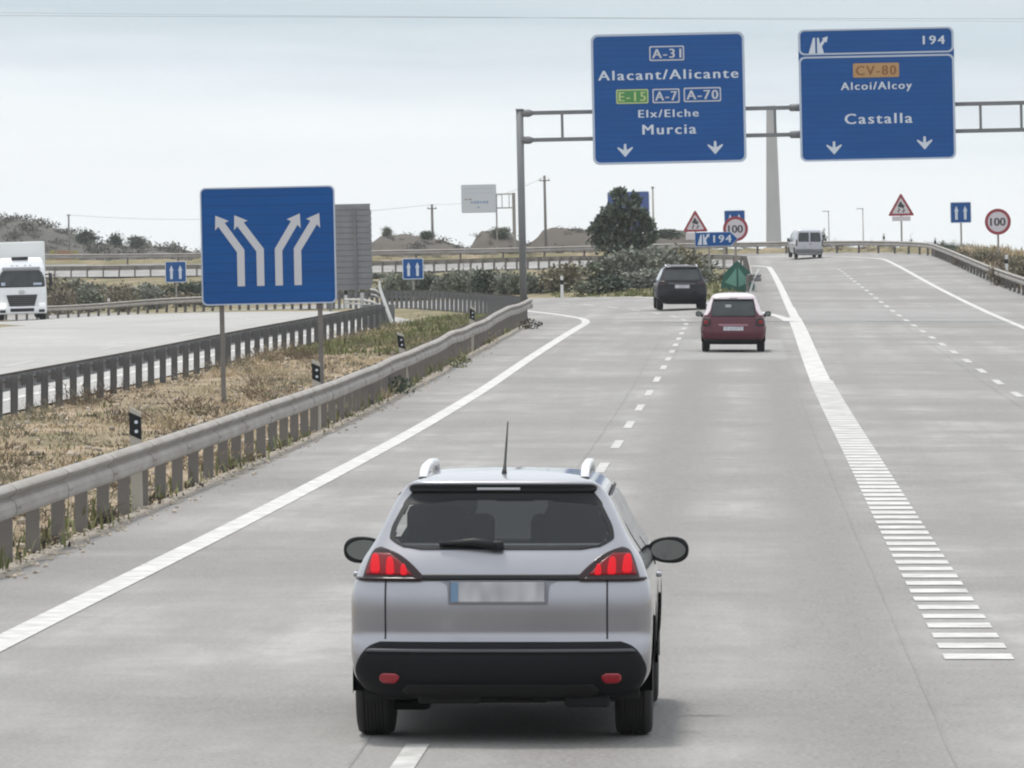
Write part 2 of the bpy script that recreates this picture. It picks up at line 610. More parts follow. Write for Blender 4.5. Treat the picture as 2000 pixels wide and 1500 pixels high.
def add_text(bm, txt, cx, cz, width, cap, y, bold=0.0, space=1.2, weight=0.04):
    cu = bpy.data.curves.new('lettering', 'FONT')
    cu.body = txt
    cu.offset = bold
    cu.fill_mode = 'FRONT'
    cu.space_character = space
    cu.resolution_u = 3
    t = bpy.data.objects.new('lettering', cu)
    me = bpy.data.meshes.new_from_object(t)
    bpy.data.objects.remove(t)
    bpy.data.curves.remove(cu)
    co = np.zeros(len(me.vertices) * 3)
    me.vertices.foreach_get('co', co)
    co = co.reshape(-1, 3)
    x0, x1 = co[:, 0].min(), co[:, 0].max()
    sx = width / (x1 - x0)
    sz = cap / 0.70
    for q, dx in enumerate((0, -weight * cap, weight * cap)):
        vs_ = [bm.verts.new((cx + dx + (c[0] - (x0 + x1) / 2) * sx, y - .0015 * q, cz - cap / 2 + c[1] * sz)) for c in co]
        for pl in me.polygons:
            try:
                bm.faces.new([vs_[i] for i in pl.vertices])
            except ValueError:
                pass
    bpy.data.meshes.remove(me)


def pchip(pts):
    xs = [p[0] for p in pts]; ys = [p[1] for p in pts]
    n = len(xs)
    h = [xs[i + 1] - xs[i] for i in range(n - 1)]
    d = [(ys[i + 1] - ys[i]) / h[i] for i in range(n - 1)]
    m = [d[0]] + [0 if d[i - 1] * d[i] <= 0 else 2 * d[i - 1] * d[i] / (d[i - 1] + d[i]) for i in range(1, n - 1)] + [d[-1]]

    def f(x):
        if x <= xs[0]: return ys[0]
        if x >= xs[-1]: return ys[-1]
        i = 0
        while x > xs[i + 1]: i += 1
        t = (x - xs[i]) / h[i]
        return ((1 + 2 * t) * (1 - t) ** 2 * ys[i] + t * (1 - t) ** 2 * h[i] * m[i] + t * t * (3 - 2 * t) * ys[i + 1] + t * t * (t - 1) * h[i] * m[i + 1])
    return f


def sstep(a, b, x):
    t = max(0.0, min(1.0, (x - a) / (b - a)))
    return t * t * (3 - 2 * t)


def frange(a, b, step):
    n = max(1, int(math.ceil((b - a) / step - 1e-6)))
    return [a + (b - a) * i / n for i in range(n + 1)]


# ------------------------------------------------------------------ the lie of the land
# Y runs up the road, X to the right; the near carriageway is level and both branches climb away from it.
g_exit = pchip([(0, 0), (60, 0), (90, .04), (120, .18), (150, .45), (180, .71), (215, 1.03), (272, 1.69), (333, 2.38),
                (365, 2.68), (390, 2.86), (410, 2.76), (430, 2.45), (455, 2.12), (500, 1.8), (560, 1.5), (700, 1.2)])
g_main = pchip([(0, 0), (60, 0), (90, .04), (120, .18), (150, .45), (180, .71), (200, .86), (222, .99), (250, 1.12),
                (278, .92), (318, .42), (342, -.15), (400, -.9), (520, -1.5)])
bank_main = pchip([(0, 0), (185, 0), (250, .05), (600, .05)])
bank_exit = pchip([(0, 0), (250, 0), (400, .08), (700, .08)])
shift_main = pchip([(0, 0), (195, 0), (205, .25), (215, 1.05), (225, 2.1), (250, 5.8), (275, 10.6), (309, 19.6), (342, 30.9), (400, 57), (520, 125)])
RX, RCY, RR = 5.3, 365.0, 75.0          # exit ramp: straight at X = 5.3, then a left arc about (RX - RR, RCY)


def xc(Y): return -1.75 - shift_main(Y)


def z_main(X, Y): return g_main(Y) + bank_main(Y) * max(-24, min(12, X - xc(Y)))


def ramp_sd(X, Y):
    """Station and offset (right positive) on the exit ramp."""
    if Y <= RCY:
        return Y, X - RX
    cx = RX - RR
    if X < cx:
        return RCY + RR * PI / 2 + (cx - X), Y - (RCY + RR)
    a = math.atan2(Y - RCY, X - cx)
    return RCY + RR * a, math.hypot(X - cx, Y - RCY) - RR


def ramp_pt(s, d, dz=0.0):
    cx = RX - RR
    z = g_exit(s) + bank_exit(s) * d + dz
    if s <= RCY:
        return (RX + d, s, z)
    a = (s - RCY) / RR
    if a < PI / 2:
        return (cx + (RR + d) * math.cos(a), RCY + (RR + d) * math.sin(a), z)
    return (cx - (s - RCY - RR * PI / 2), RCY + RR + d, z)


def z_ramp(X, Y):
    s, d = ramp_sd(X, Y)
    return g_exit(s) + bank_exit(s) * max(-7, min(7, d))


def z_road(X, Y):
    """Near carriageway and gore: blends the two branches."""
    a, b = z_main(X, Y), z_ramp(X, Y)
    w = sstep(-2.0, 2.5, X + 0.4 * shift_main(Y))
    return a * (1 - w) + b * w


MAIN_L, MAIN_R = -5.0, 4.6               # offsets from the lane line of the near carriageway
opp_r = pchip([(0, -11.6), (100, -11.3), (190, -9.2), (300, -7.2), (600, -7.0)])
OPP_L = -21.0
GORE_Y = 224.0


def z_any(X, Y):
    d = X - xc(Y)
    if Y < GORE_Y and d > MAIN_L - 1.2 and X < 12.5:
        return z_road(X, Y)
    s, dd = ramp_sd(X, Y)
    if -6.5 < dd < 6.9 and Y > 200:
        return z_ramp(X, Y)
    return z_main(X, Y)


def terrain(X, Y):
    """Ground level beside, between and (a little lower) under the roads."""
    d = X - xc(Y)
    outA = max(0.0, OPP_L - 0.6 - d, d - MAIN_R - 0.3)
    slope = 1.0 / math.sqrt(1 + ((shift_main(Y + 1) - shift_main(Y - 1)) / 2) ** 2)
    outA *= slope
    if Y > 520: outA += (Y - 520)
    s, dd = ramp_sd(X, Y)
    outB = max(0.0, -5.4 - dd, dd - 6.9)
    if X < -110: outB += (-110 - X)
    bump = 0.10 * mnoise.noise(Vector((X * 0.35, Y * 0.2, 0))) + 0.05 * mnoise.noise(Vector((X * 1.1, Y * 0.6, 3)))
    far = mnoise.noise(Vector((X * 0.01, Y * 0.008, 9)))
    if Y < GORE_Y and MAIN_L < d and X < 12.2:
        return z_road(X, Y) - 0.16 * min(1, 0.15 + 0.9 * min(d - MAIN_L, 12.2 - X))
    if outA == 0 and outB == 0:
        z = z_main(X, Y) if Y < GORE_Y else min(z_main(X, Y), z_ramp(X, Y)) - 0.18
    else:
        wA = 1 / (outA + 0.4) ** 2
        wB = 1 / (outB + 0.4) ** 2
        z = (wA * z_main(X, Y) + wB * z_ramp(X, Y)) / (wA + wB)
    if outA == 0 and (Y < GORE_Y or outB > 0):
        # under the two carriageways, up between them
        dr = opp_r(Y)
        ins = max(min(d - OPP_L, dr - d), min(d - MAIN_L, MAIN_R - d))
        if ins > 0:
            return z_main(X, Y) - 0.16 * min(1, 0.15 + 0.9 * ins)
        return z_main(X, Y) + bump * 0.8 * min(1, -ins) - 0.02 + 0.10 * sstep(0, 2.0, -ins)
    if outB == 0:
        return z_ramp(X, Y) - 0.16 * min(1, 0.15 + 0.9 * min(dd + 5.4, 6.9 - dd))
    o = min(outA, outB)
    z += bump * min(1, o) + far * min(2.0, o * 0.015)
    if dd > 6.9 and Y < 360 and X > 0:               # bank to the right of the exit
        z += 0.55 * sstep(0.8, 5, dd - 6.9) * sstep(345, 285, Y)
    if s > 300 and dd > 6.9:
        z += .42 * sstep(300, 340, s) * sstep(0, .7, dd - 6.9) * sstep(5, 2, dd - 6.9)
    if s > 330 and dd > 6.9:
        z -= min(1.2, 0.06 * (dd - 6.9)) * sstep(330, 380, s)
    return z


def grid(name, xs_of, ys, zf, m, kind='structure'):
    bm = bmesh.new()
    rows = []
    for Y in ys:
        rows.append([bm.verts.new((X, Y, zf(X, Y))) for X in xs_of(Y)])
    for r0, r1 in zip(rows, rows[1:]):
        for i in range(len(r0) - 1):
            bm.faces.new((r0[i], r0[i + 1], r1[i + 1], r1[i]))
    o = obj(name, bm, m, None, True)
    tag(o, kind=kind)
    return o


def build_ground():
    xs = [-12000, -6000, -2500, -1200, -700, -400, -260, -180, -140, -115, -95] + frange(-85, -46, 2.5) + frange(-45, 20, 0.65) + \
         [21, 22.5, 25, 29, 35, 45, 60, 85, 130, 200, 350, 700, 1500, 3000, 6000, 12000]
    ys = [-300, -100, -30, 0, 15] + frange(24, 470, 2.2) + [480, 495, 515, 540, 580, 640, 720, 850, 1050, 1400, 2000, 3200, 5000, 9000, 16500]
    grid('ground', lambda Y: xs, ys, terrain, 'dry_ground')


build_ground()
YS_NEAR = frange(-20, GORE_Y, 2.0)


def col_x(a, b, step=0.5):
    return frange(a, b, step)


def sheet(name, left, right, n, ys, zf, m):
    return grid(name, lambda Y: [left(Y) + (right(Y) - left(Y)) * i / n for i in range(n + 1)], ys, zf, m)


sheet('carriageway', lambda Y: xc(Y) + MAIN_L, lambda Y: 12.2, 36, YS_NEAR, z_road, 'asphalt')
sheet('carriageway', lambda Y: xc(Y) + MAIN_L, lambda Y: min(xc(Y) + MAIN_R, 0.36), 14, frange(GORE_Y, 470, 2), lambda X, Y: z_road(X, Y) if Y < GORE_Y + 1 else z_main(X, Y), 'asphalt')
sheet('opposite_carriageway', lambda Y: xc(Y) + OPP_L, lambda Y: xc(Y) + opp_r(Y), 16, frange(-20, 470, 2), z_main, 'asphalt_grazing')


def ramp_sheet():
    bm = bmesh.new()
    rows = []
    for s in frange(GORE_Y, RCY + RR * PI / 2 + 70, 2.0):
        rows.append([bm.verts.new(ramp_pt(s, -4.94 + 11.84 * i / 16)) for i in range(17)])
    for r0, r1 in zip(rows, rows[1:]):
        for i in range(16):
            bm.faces.new((r0[i], r0[i + 1], r1[i + 1], r1[i]))
    struct('exit_ramp', bm, 'asphalt', True)


ramp_sheet()


# painted markings: thin sheets 5 mm over the road
def strip(bm, pts_l, pts_r):
    a = [bm.verts.new(p) for p in pts_l]
    b = [bm.verts.new(p) for p in pts_r]
    for i in range(len(a) - 1):
        bm.faces.new((a[i], b[i], b[i + 1], a[i + 1]))


def line_y(bm, xf, y0, y1, w, zf, step=2.0, dz=0.006):
    ys = frange(y0, y1, step)
    strip(bm, [(xf(Y) - w / 2, Y, zf(xf(Y) - w / 2, Y) + dz) for Y in ys], [(xf(Y) + w / 2, Y, zf(xf(Y) + w / 2, Y) + dz) for Y in ys])


def zm(X, Y): return z_road(X, Y) if Y < GORE_Y else z_main(X, Y)


edge_x = pchip([(0, -5.42), (36, -5.42), (70, -5.3), (110, -5.18), (150, -5.05), (180, -4.92), (196, -4.85), (700, -4.85)])
lane_x = pchip([(0, -1.86), (36, -1.85), (100, -1.80), (156, -1.66), (190, -1.62), (700, -1.62)])
bm = bmesh.new()
line_y(bm, lambda Y: edge_x(Y) - shift_main(Y), -10, 460, 0.26, zm)
struct('edge_line', bm, 'road_paint')
bm = bmesh.new()
Y = 2.4
while Y < 330:
    per = 9.8 if Y < 135 else 7.6
    L_ = 3.8 if Y < 135 else 3.2
    line_y(bm, lambda y: lane_x(y) - shift_main(y), Y, Y + L_, 0.135, zm, 1.0)
    Y += per
struct('lane_marking', bm, 'road_paint_worn')
bm = bmesh.new()
for Y in frange(43.2, 130, 1.245):
    k = (0.60 + 0.42 * sstep(48, 92, Y)) * (1 + .12 * mnoise.noise(Vector((Y * 3.1, 0, 0))))
    xl = 1.46 + 0.08 * sstep(43, 100, Y)
    xr = xl + 0.49
    strip(bm, [(xl, Y, z_road(xl, Y) + .006), (xl, Y + k, z_road(xl, Y + k) + .006)], [(xr, Y, z_road(xr, Y) + .006), (xr, Y + k, z_road(xr, Y + k) + .006)])
struct('rumble_strip_marking', bm, 'road_paint')
bm = bmesh.new()
line_y(bm, lambda Y: 1.77 + 0.12 * sstep(130, 200, Y), 130.5, 205, 0.44, z_road)
struct('gore_marking', bm, 'road_paint')
bm = bmesh.new()
line_y(bm, lambda Y: 1.93, 205, GORE_Y, 0.32, z_road)
pts_l, pts_r = [], []
for s in frange(GORE_Y, 470, 2):
    pts_l.append(ramp_pt(s, -3.53, .006)); pts_r.append(ramp_pt(s, -3.25, .006))
strip(bm, pts_l, pts_r)
struct('ramp_edge_line', bm, 'road_paint')
bm = bmesh.new()
line_y(bm, lambda Y: 1.70 - 0.9 * shift_main(Y), 198, GORE_Y, 0.34, z_road, 1.0, 0.010)
line_y(bm, lambda Y: min(0.1, 1.70 - 0.9 * shift_main(Y)), GORE_Y, 300, 0.28, z_main, 1.0, 0.010)
struct('edge_line', bm, 'road_paint')
bm = bmesh.new()
for s in frange(40, 330, 9.0):
    if s < GORE_Y - 4:
        line_y(bm, lambda Y: 5.5, s, s + 3.4, 0.16, z_road, 1.0)
    elif s > GORE_Y:
        q = frange(s, s + 3.4, 1.2)
        strip(bm, [ramp_pt(t, 0.12, .006) for t in q], [ramp_pt(t, 0.28, .006) for t in q])
struct('lane_marking', bm, 'road_paint_worn')
bm = bmesh.new()
line_y(bm, lambda Y: 8.75, -10, GORE_Y, 0.22, z_road)
pts_l, pts_r = [], []
for s in frange(GORE_Y, 480, 2):
    pts_l.append(ramp_pt(s, 3.34, .006)); pts_r.append(ramp_pt(s, 3.56, .006))
strip(bm, pts_l, pts_r)
struct('ramp_edge_line', bm, 'road_paint')
bm = bmesh.new()
line_y(bm, lambda Y: xc(Y) + opp_r(Y) - 1.1, 40, 460, 0.2, z_main)
struct('edge_line', bm, 'road_paint')
bm = bmesh.new()
Y = 40
while Y < 400:
    line_y(bm, lambda y: xc(y) + opp_r(y) - 4.7, Y, Y + 5, 0.14, z_main, 1.0)
    Y += 17
struct('lane_marking', bm, 'road_paint_worn')

# sealed joints along and across the lanes, and two old repair patches
def seam_line(bm, xf, y0, y1, w, seed):
    ys = frange(y0, y1, .8)
    a, b = [], []
    for Y in ys:
        x = xf(Y) + .018 * mnoise.noise(Vector((seed, Y * .35, 0)))
        ww = w * (.55 + .6 * abs(mnoise.noise(Vector((seed, Y * .5, 5)))))
        a.append((x - ww / 2, Y, z_road(x, Y) + .003)); b.append((x + ww / 2, Y, z_road(x, Y) + .003))
    strip(bm, a, b)


def cross_line(bm, Y, x0, x1, w, seed):
    xs = frange(x0, x1, .3)
    a, b = [], []
    for x in xs:
        y = Y + .12 * mnoise.noise(Vector((x * .5, seed, 0)))
        a.append((x, y - w / 2, z_road(x, y) + .003)); b.append((x, y + w / 2, z_road(x, y) + .003))
    strip(bm, a, b)


mat('dust', (0.27, 0.235, 0.19), 0.95, var=(0.19, 0.165, 0.135), scale=3, detail=8)
bm = bmesh.new()
a_, b_ = [], []
for Y in frange(40, 200, .6):
    x0_ = xc(Y) + MAIN_L + .01
    w_ = .22 + .22 * abs(mnoise.noise(Vector((3.1, Y * .5, 0)))) + .14 * mnoise.noise(Vector((8.1, Y * 1.7, 0)))
    a_.append((x0_, Y, z_road(x0_, Y) + .004)); b_.append((x0_ + w_, Y, z_road(x0_ + w_, Y) + .004))
strip(bm, a_, b_)
struct('road_dust', bm, 'dust')
asphalt('asphalt_seal', (0.23, 0.225, 0.22), (0.15, 0.147, 0.143), (0.18, 0.172, 0.165), False)
asphalt('asphalt_patch', (0.285, 0.28, 0.27), (0.185, 0.181, 0.176), (0.21, 0.20, 0.19), False)
asphalt('asphalt_new', (0.42, 0.41, 0.39), (0.31, 0.303, 0.29), (0.35, 0.335, 0.315), False)
bm = bmesh.new()
seam_line(bm, lambda Y: -2.15, 22, 190, .022, 1)
seam_line(bm, lambda Y: 1.22, 22, 200, .024, 2)
seam_line(bm, lambda Y: 5.2, 90, 215, .03, 3)
struct('road_joint', bm, 'asphalt_seal')


def patch(x0, x1, y0, y1, m):
    bm = bmesh.new()
    ys = frange(y0, y1, 1.0)
    for a, b in zip(frange(x0, x1, .5), frange(x0, x1, .5)[1:]):
        strip(bm, [(a, Y, z_road(a, Y) + .0015) for Y in ys], [(b, Y, z_road(b, Y) + .0015) for Y in ys])
    struct('road_patch', bm, m)


patch(2.15, 8.55, 196, 221, 'asphalt_patch')
patch(-1.5, 1.25, 148, 171, 'asphalt_patch')

# ------------------------------------------------------------------ guardrails
WPROF = [(0.0, .162), (.040, .150), (.070, .130), (.083, .112), (.080, .098), (.058, .068), (.022, .040), (.018, .024), (.050, .008), (.072, -.012), (.082, -.038), (.083, -.098), (.074, -.128), (.035, -.150), (.0, -.155)]


def guardrail(name, label, pts, side, spacing, beam_z=0.60, m='galv', mp='galv_post', group='steel guardrails', wob=0.0, bend_end=None, post_w=0.13, splices=False):
    """pts: ground points along the run; side = +1 when the beam faces right of travel."""
    root = thing(name, label, 'guardrail', pts[0], group=group)
    o0 = Vector(pts[0])
    P = [Vector(p) - o0 for p in pts]
    # resample
    cum = [0.0]
    for a, b in zip(P, P[1:]):
        cum.append(cum[-1] + (b - a).length)

    def at(t):
        t = max(0, min(cum[-1], t))
        i = 0
        while i < len(cum) - 2 and t > cum[i + 1]: i += 1
        f = (t - cum[i]) / max(1e-6, cum[i + 1] - cum[i])
        p = P[i].lerp(P[i + 1], f)
        d = (P[i + 1] - P[i]); d.z = 0; d.normalize()
        return p, d
    bm = bmesh.new()
    rings = []
    for t in frange(0, cum[-1], 2.0):
        p, d = at(t)
        nrm = Vector((d.y, -d.x, 0)) * side
        wz = wob * sstep(25, 90, t) * mnoise.noise(Vector((t * 0.11, side, 4.2)))
        wx = wob * .7 * sstep(25, 90, t) * mnoise.noise(Vector((t * 0.09, side, 9.7)))
        outer = [p + nrm * (u + 0.03 + wx) + Vector((0, 0, beam_z + v + wz)) for u, v in WPROF]
        inner = [p + nrm * (u + 0.022 + wx) + Vector((0, 0, beam_z + v * 0.985 + wz)) for u, v in WPROF[::-1]]
        rings.append([bm.verts.new(q) for q in outer + inner])
    n = len(rings[0])
    for r0, r1 in zip(rings, rings[1:]):
        for k in range(n):
            bm.faces.new((r0[k], r0[(k + 1) % n], r1[(k + 1) % n], r1[k]))
    bm.faces.new(rings[0]); bm.faces.new(rings[-1][::-1])
    # lapped splices, each with a row of bolts
    if splices:
        for t in np.arange(1.5, cum[-1] - 1, 4.4):
            rr = []
            for q in (t, t + .32):
                p, d = at(q)
                nrm = Vector((d.y, -d.x, 0)) * side
                wz = wob * sstep(25, 90, q) * mnoise.noise(Vector((q * 0.11, side, 4.2)))
                wx = wob * .7 * sstep(25, 90, q) * mnoise.noise(Vector((q * 0.09, side, 9.7)))
                rr.append([bm.verts.new(p + nrm * (u + 0.037 + wx) + Vector((0, 0, beam_z + v + wz))) for u, v in WPROF])
            for k in range(len(WPROF) - 1):
                bm.faces.new((rr[0][k], rr[1][k], rr[1][k + 1], rr[0][k + 1]))
            for rg in rr:
                bm.faces.new(rg)
    if splices:
        for t in np.arange(1.5, min(cum[-1] - 1, 110), 4.4):
            for q in (t + .08, t + .24):
                p, d = at(q)
                nrm = Vector((d.y, -d.x, 0)) * side
                wz = wob * sstep(25, 90, q) * mnoise.noise(Vector((q * 0.11, side, 4.2)))
                for v in (.105, -.06):
                    add_box(bm, p + nrm * .119 + Vector((0, 0, beam_z + v + wz)), (.018, .022, .022))
    obj('rail_beam', bm, m, root)
    # one post mesh, copied
    bmp = bmesh.new()
    h = beam_z + 0.12
    add_box(bmp, (0, -.03, h / 2 - 0.15), (post_w, 0.006, h + 0.3))
    add_box(bmp, (post_w / 2 - .003, 0, h / 2 - 0.15), (0.006, 0.06, h + 0.298))
    add_box(bmp, (-post_w / 2 + .003, 0, h / 2 - 0.15), (0.006, 0.06, h + 0.298))
    add_box(bmp, (post_w / 2 + .045, 0, beam_z), (0.07, 0.045, 0.2), 0.01)
    first = None
    k = 0
    for t in np.arange(0.4, cum[-1], spacing):
        p, d = at(t)
        nrm = Vector((d.y, -d.x, 0)) * side
        if first is None:
            po = obj('post', bmp, mp, root)
            first = po
        else:
            po = first.copy(); COL.objects.link(po); po.parent = root
        q = p - nrm * (0.05 + post_w / 2)
        po.location = (q.x, q.y, q.z + 0.01 * mnoise.noise(Vector((t, 0, 1))))
        po.rotation_euler = (0.02 * mnoise.noise(Vector((t, 5, 1))), 0.02 * mnoise.noise(Vector((t, 9, 1))), math.atan2(nrm.y, nrm.x))
        k += 1
        if k >= 100: break
    return root


def main_pt(Y, d, f=z_main): return (xc(Y) + d, Y, f(xc(Y) + d, Y))


# near rail of our own carriageway (its traffic face towards us)
left_x = lambda Y: -6.72 - shift_main(Y)
guardrail('guardrail', 'long W-beam guardrail with dusty pale top edge along the left edge of our own carriageway',
          [(left_x(Y), Y, zm(left_x(Y), Y)) for Y in frange(46, 207, 2.5)], 1, 2.2, wob=0.09, splices=True)
guardrail('guardrail', 'dark guardrail behind the green grass at the far end of the median',
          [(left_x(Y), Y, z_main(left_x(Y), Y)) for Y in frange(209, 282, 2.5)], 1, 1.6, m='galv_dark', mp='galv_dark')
guardrail('guardrail', 'pale guardrail across the opposite carriageway, running from the white lorry to the big lane-arrow sign',
          [(left_x(Y), Y, z_main(left_x(Y), Y)) for Y in frange(284, 400, 2.5)], -1, 2.2)
# median rail of the opposite carriageway, seen from its back
ox = lambda Y: xc(Y) + opp_r(Y) + 0.35
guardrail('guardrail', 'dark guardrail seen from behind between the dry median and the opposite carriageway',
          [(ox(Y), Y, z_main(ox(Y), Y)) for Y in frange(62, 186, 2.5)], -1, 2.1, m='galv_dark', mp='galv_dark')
# exit ramp: outer barrier and inner rail
s_end = RCY + RR * PI / 2 + 40
guardrail('guardrail', 'curving guardrail on the outer, right-hand side of the climbing exit ramp',
          [ramp_pt(s, 6.25) for s in frange(70, s_end, 3)], -1, 4.0, beam_z=0.62)
guardrail('guardrail', 'pale guardrail on the inner side of the exit ramp bend, above the bushes',
          [ramp_pt(s, -4.75) for s in frange(392, s_end, 3)], 1, 1.25)
guardrail('guardrail', 'short guardrail on the left side of the exit ramp behind the green nose marker',
          [ramp_pt(s, -4.75) for s in frange(258, 389, 3)], 1, 4.0)

# ------------------------------------------------------------------ signs
ROLL = R(-1.2)                            # the road banks a little: upright things lean against it


def face(poly, m, root, y, name, th=0.012):
    return obj(name, prism(poly, y, y + th), m, root)


def ring(outer, inner, y0, y1):
    bm = bmesh.new()
    n = len(outer)
    assert n == len(inner)
    of = [bm.verts.new((x, y0, z)) for x, z in outer]; inf = [bm.verts.new((x, y0, z)) for x, z in inner]
    ob = [bm.verts.new((x, y1, z)) for x, z in outer]; inb = [bm.verts.new((x, y1, z)) for x, z in inner]
    for i in range(n):
        j = (i + 1) % n
        bm.faces.new((of[i], of[j], inf[j], inf[i]))
        bm.faces.new((of[i], ob[i], ob[j], of[j]))
        bm.faces.new((inf[i], inf[j], inb[j], inb[i]))
        bm.faces.new((ob[i], inb[i], inb[j], ob[j]))
    return bm


def down_arrow(cx, cz, s):
    """Lane arrow pointing down, with swept-back wings."""
    return [(cx - .09 * s, cz + .5 * s), (cx + .09 * s, cz + .5 * s), (cx + .11 * s, cz + .02 * s), (cx + .56 * s, cz + .27 * s), (cx + .60 * s, cz + .17 * s),
            (cx + .02 * s, cz - .5 * s), (cx - .02 * s, cz - .5 * s), (cx - .60 * s, cz + .17 * s), (cx - .56 * s, cz + .27 * s), (cx - .11 * s, cz + .02 * s)]


def up_arrow(cx, cz, h, w):
    t = w * 0.28
    return [(cx - t, cz - h / 2), (cx + t, cz - h / 2), (cx + t, cz + h * .12), (cx + w / 2, cz + h * .08), (cx, cz + h / 2), (cx - w / 2, cz + h * .08), (cx - t, cz + h * .12)]


GY = 200.0
PXG = 12000.0 / GY                        # the overhead signs are laid out at 60 px to the metre


def gantry():
    zb = g_exit(GY) - 0.2
    rt = thing('sign_gantry', 'grey steel gantry over the road carrying two big blue signs', 'gantry', (-6.95, GY + 0.3, zb), roll=ROLL)
    top = 7.05
    obj('post', tube([(0, 0, 0), (0, 0, top)], 0.12, 14), 'gantry_steel', rt, True)
    obj('post', tube([(22.2, 0, -0.1), (22.2, 0, top + 0.05)], 0.105, 14), 'gantry_steel', rt, True)
    obj('base_plate', box((0, 0, 0.22), (0.45, 0.45, 0.04), 0.005), 'gantry_steel', rt)
    for z in (top - 0.10, top - 0.98):
        bm = bmesh.new()
        add_box(bm, (11.1, 0, z), (21.9, 0.13, 0.13))
        obj('chord', bm, 'gantry_steel', rt)
        for x0, x1 in ((0.0, 0.42), (8.78, 9.28)):
            bmj = bmesh.new()
            add_lathe(bmj, [(x0, .07), (x0 + .04, .12), (x1 - .12, .13), (x1, .08)], (0, 0, z), 'X', 14)
            obj('chord_joint', bmj, 'gantry_steel', rt, True)
    for x in (1.38, 4.2, 6.9, 8.32, 11.2, 13.3, 15.02, 16.35, 17.9, 19.4, 20.8):
        obj('brace', box((x, 0, top - 0.54), (0.085, 0.085, 0.75)), 'gantry_steel', rt)
    obj('post_cap', box((0, 0, top + 0.02), (0.26, 0.26, 0.05), 0.01), 'gantry_steel', rt)
    return rt


gantry()


def px2(cx, cy, x, y): return ((x - cx) / PXG, (cy - y) / PXG)


def route_plate(rt, cx, cy, x, y, w, h, txt, bg, fg, fw, ch, yy):
    X, Z = px2(cx, cy, x, y)
    fr = face(rrect(X, Z, w / PXG, h / PXG, .05), fg if bg == 'sign_blue' or bg == 'sign_green' else bg, rt, yy, 'route_plate')
    face(rrect(X, Z, (w - 5) / PXG, (h - 5) / PXG, .04), bg, fr, yy - .006, 'plate_field', .006)
    b = bmesh.new(); add_text(b, txt, X, Z, fw / PXG, ch / PXG, yy - .010)
    obj('lettering', b, fg, fr)


def direction_panels():
    Y0 = GY
    # left panel
    cx, cy = 1306.0, 192.0
    w, h = 300 / PXG, 255 / PXG
    rt = thing('overhead_sign', 'big blue overhead sign reading Alacant/Alicante and Murcia, left of the two on the gantry', 'sign',
               ((cx - 1440) / PXG, Y0, CAM_H + (511 - cy) / PXG), roll=ROLL, group='blue overhead signs')
    o = rrect(0, 0, w, h, .22); i = rrect(0, 0, w - .15, h - .15, .17)
    obj('border', ring(o, i, -.02, .05), 'sign_rim', rt)
    face(rrect(0, 0, w - .152, h - .152, .17), 'sign_blue', rt, -.004, 'panel', .045)
    route_plate(rt, cx, cy, 1304, 104, 68, 29, 'A-31', 'sign_blue', 'sign_arrow', 56, 18, -.016)
    route_plate(rt, cx, cy, 1235, 187, 63, 28, 'E-15', 'sign_green', 'sign_orange_pale', 52, 18, -.016)
    route_plate(rt, cx, cy, 1301, 187, 53, 28, 'A-7', 'sign_blue', 'sign_arrow', 42, 18, -.016)
    route_plate(rt, cx, cy, 1372, 186, 73, 28, 'A-70', 'sign_blue', 'sign_arrow', 61, 18, -.016)
    for txt, x, y, tw, ch in (('Alacant/Alicante', 1306, 145, 273, 19), ('Elx/Elche', 1305, 221, 117, 15), ('Murcia', 1306, 252, 104, 19.5)):
        X, Z = px2(cx, cy, x, y)
        b = bmesh.new(); add_text(b, txt, X, Z, tw / PXG, ch / PXG, -.012, bold=0, space=1.22)
        obj('lettering', b, 'sign_white', rt)
    for x, y in ((1219, 292), (1395, 290)):
        X, Z = px2(cx, cy, x, y + 0)
        face(down_arrow(X, Z, .42), 'sign_white', rt, -.014, 'lane_arrow', .008)
    # right panel
    cx, cy = 1713.0, 184.0
    w, h = 304 / PXG, 258 / PXG
    rt = thing('overhead_sign', 'big blue overhead sign reading Castalla with exit number 194 on the gantry', 'sign',
               ((cx - 1440) / PXG, Y0, CAM_H + (511 - cy) / PXG), roll=ROLL, group='blue overhead signs')
    face(rrect(0, 0, w, h, .22), 'sign_blue', rt, .004, 'panel', .045)
    zt = h / 2
    hu = 50 / PXG
    o = rrect(0, zt - hu / 2, w + .004, hu, .2); i = rrect(0, zt - hu / 2, w - .14, hu - .11, .15)
    obj('border', ring(o, i, -.016, .003), 'sign_rim', rt)
    hl = h - hu - .05
    zc = -h / 2 + hl / 2
    o = rrect(0, zc, w + .004, hl, .2); i = rrect(0, zc, w - .14, hl - .12, .15)
    obj('border', ring(o, i, -.016, .003), 'sign_rim', rt)
    X, Z = px2(cx, cy, 1712, 136)
    route_plate(rt, cx, cy, 1712, 137, 90, 28, 'CV-80', 'sign_orange', 'sign_brown', 78, 18, -.012)
    for txt, x, y, tw, ch in (('194', 1826, 80, 42, 17), ('Alcoi/Alcoy', 1712, 167, 138, 15), ('Castalla', 1715, 231, 131, 20)):
        X, Z = px2(cx, cy, x, y)
        b = bmesh.new(); add_text(b, txt, X, Z, tw / PXG, ch / PXG, -.010, bold=0, space=1.22)
        obj('lettering', b, 'sign_white', rt)
    for x, y in ((1627, 287), (1804, 281)):
        X, Z = px2(cx, cy, x, y)
        face(down_arrow(X, Z, .42), 'sign_white', rt, -.012, 'lane_arrow', .008)
    exit_icon(rt, *px2(cx, cy, 1596, 87), 0.52, -.012)


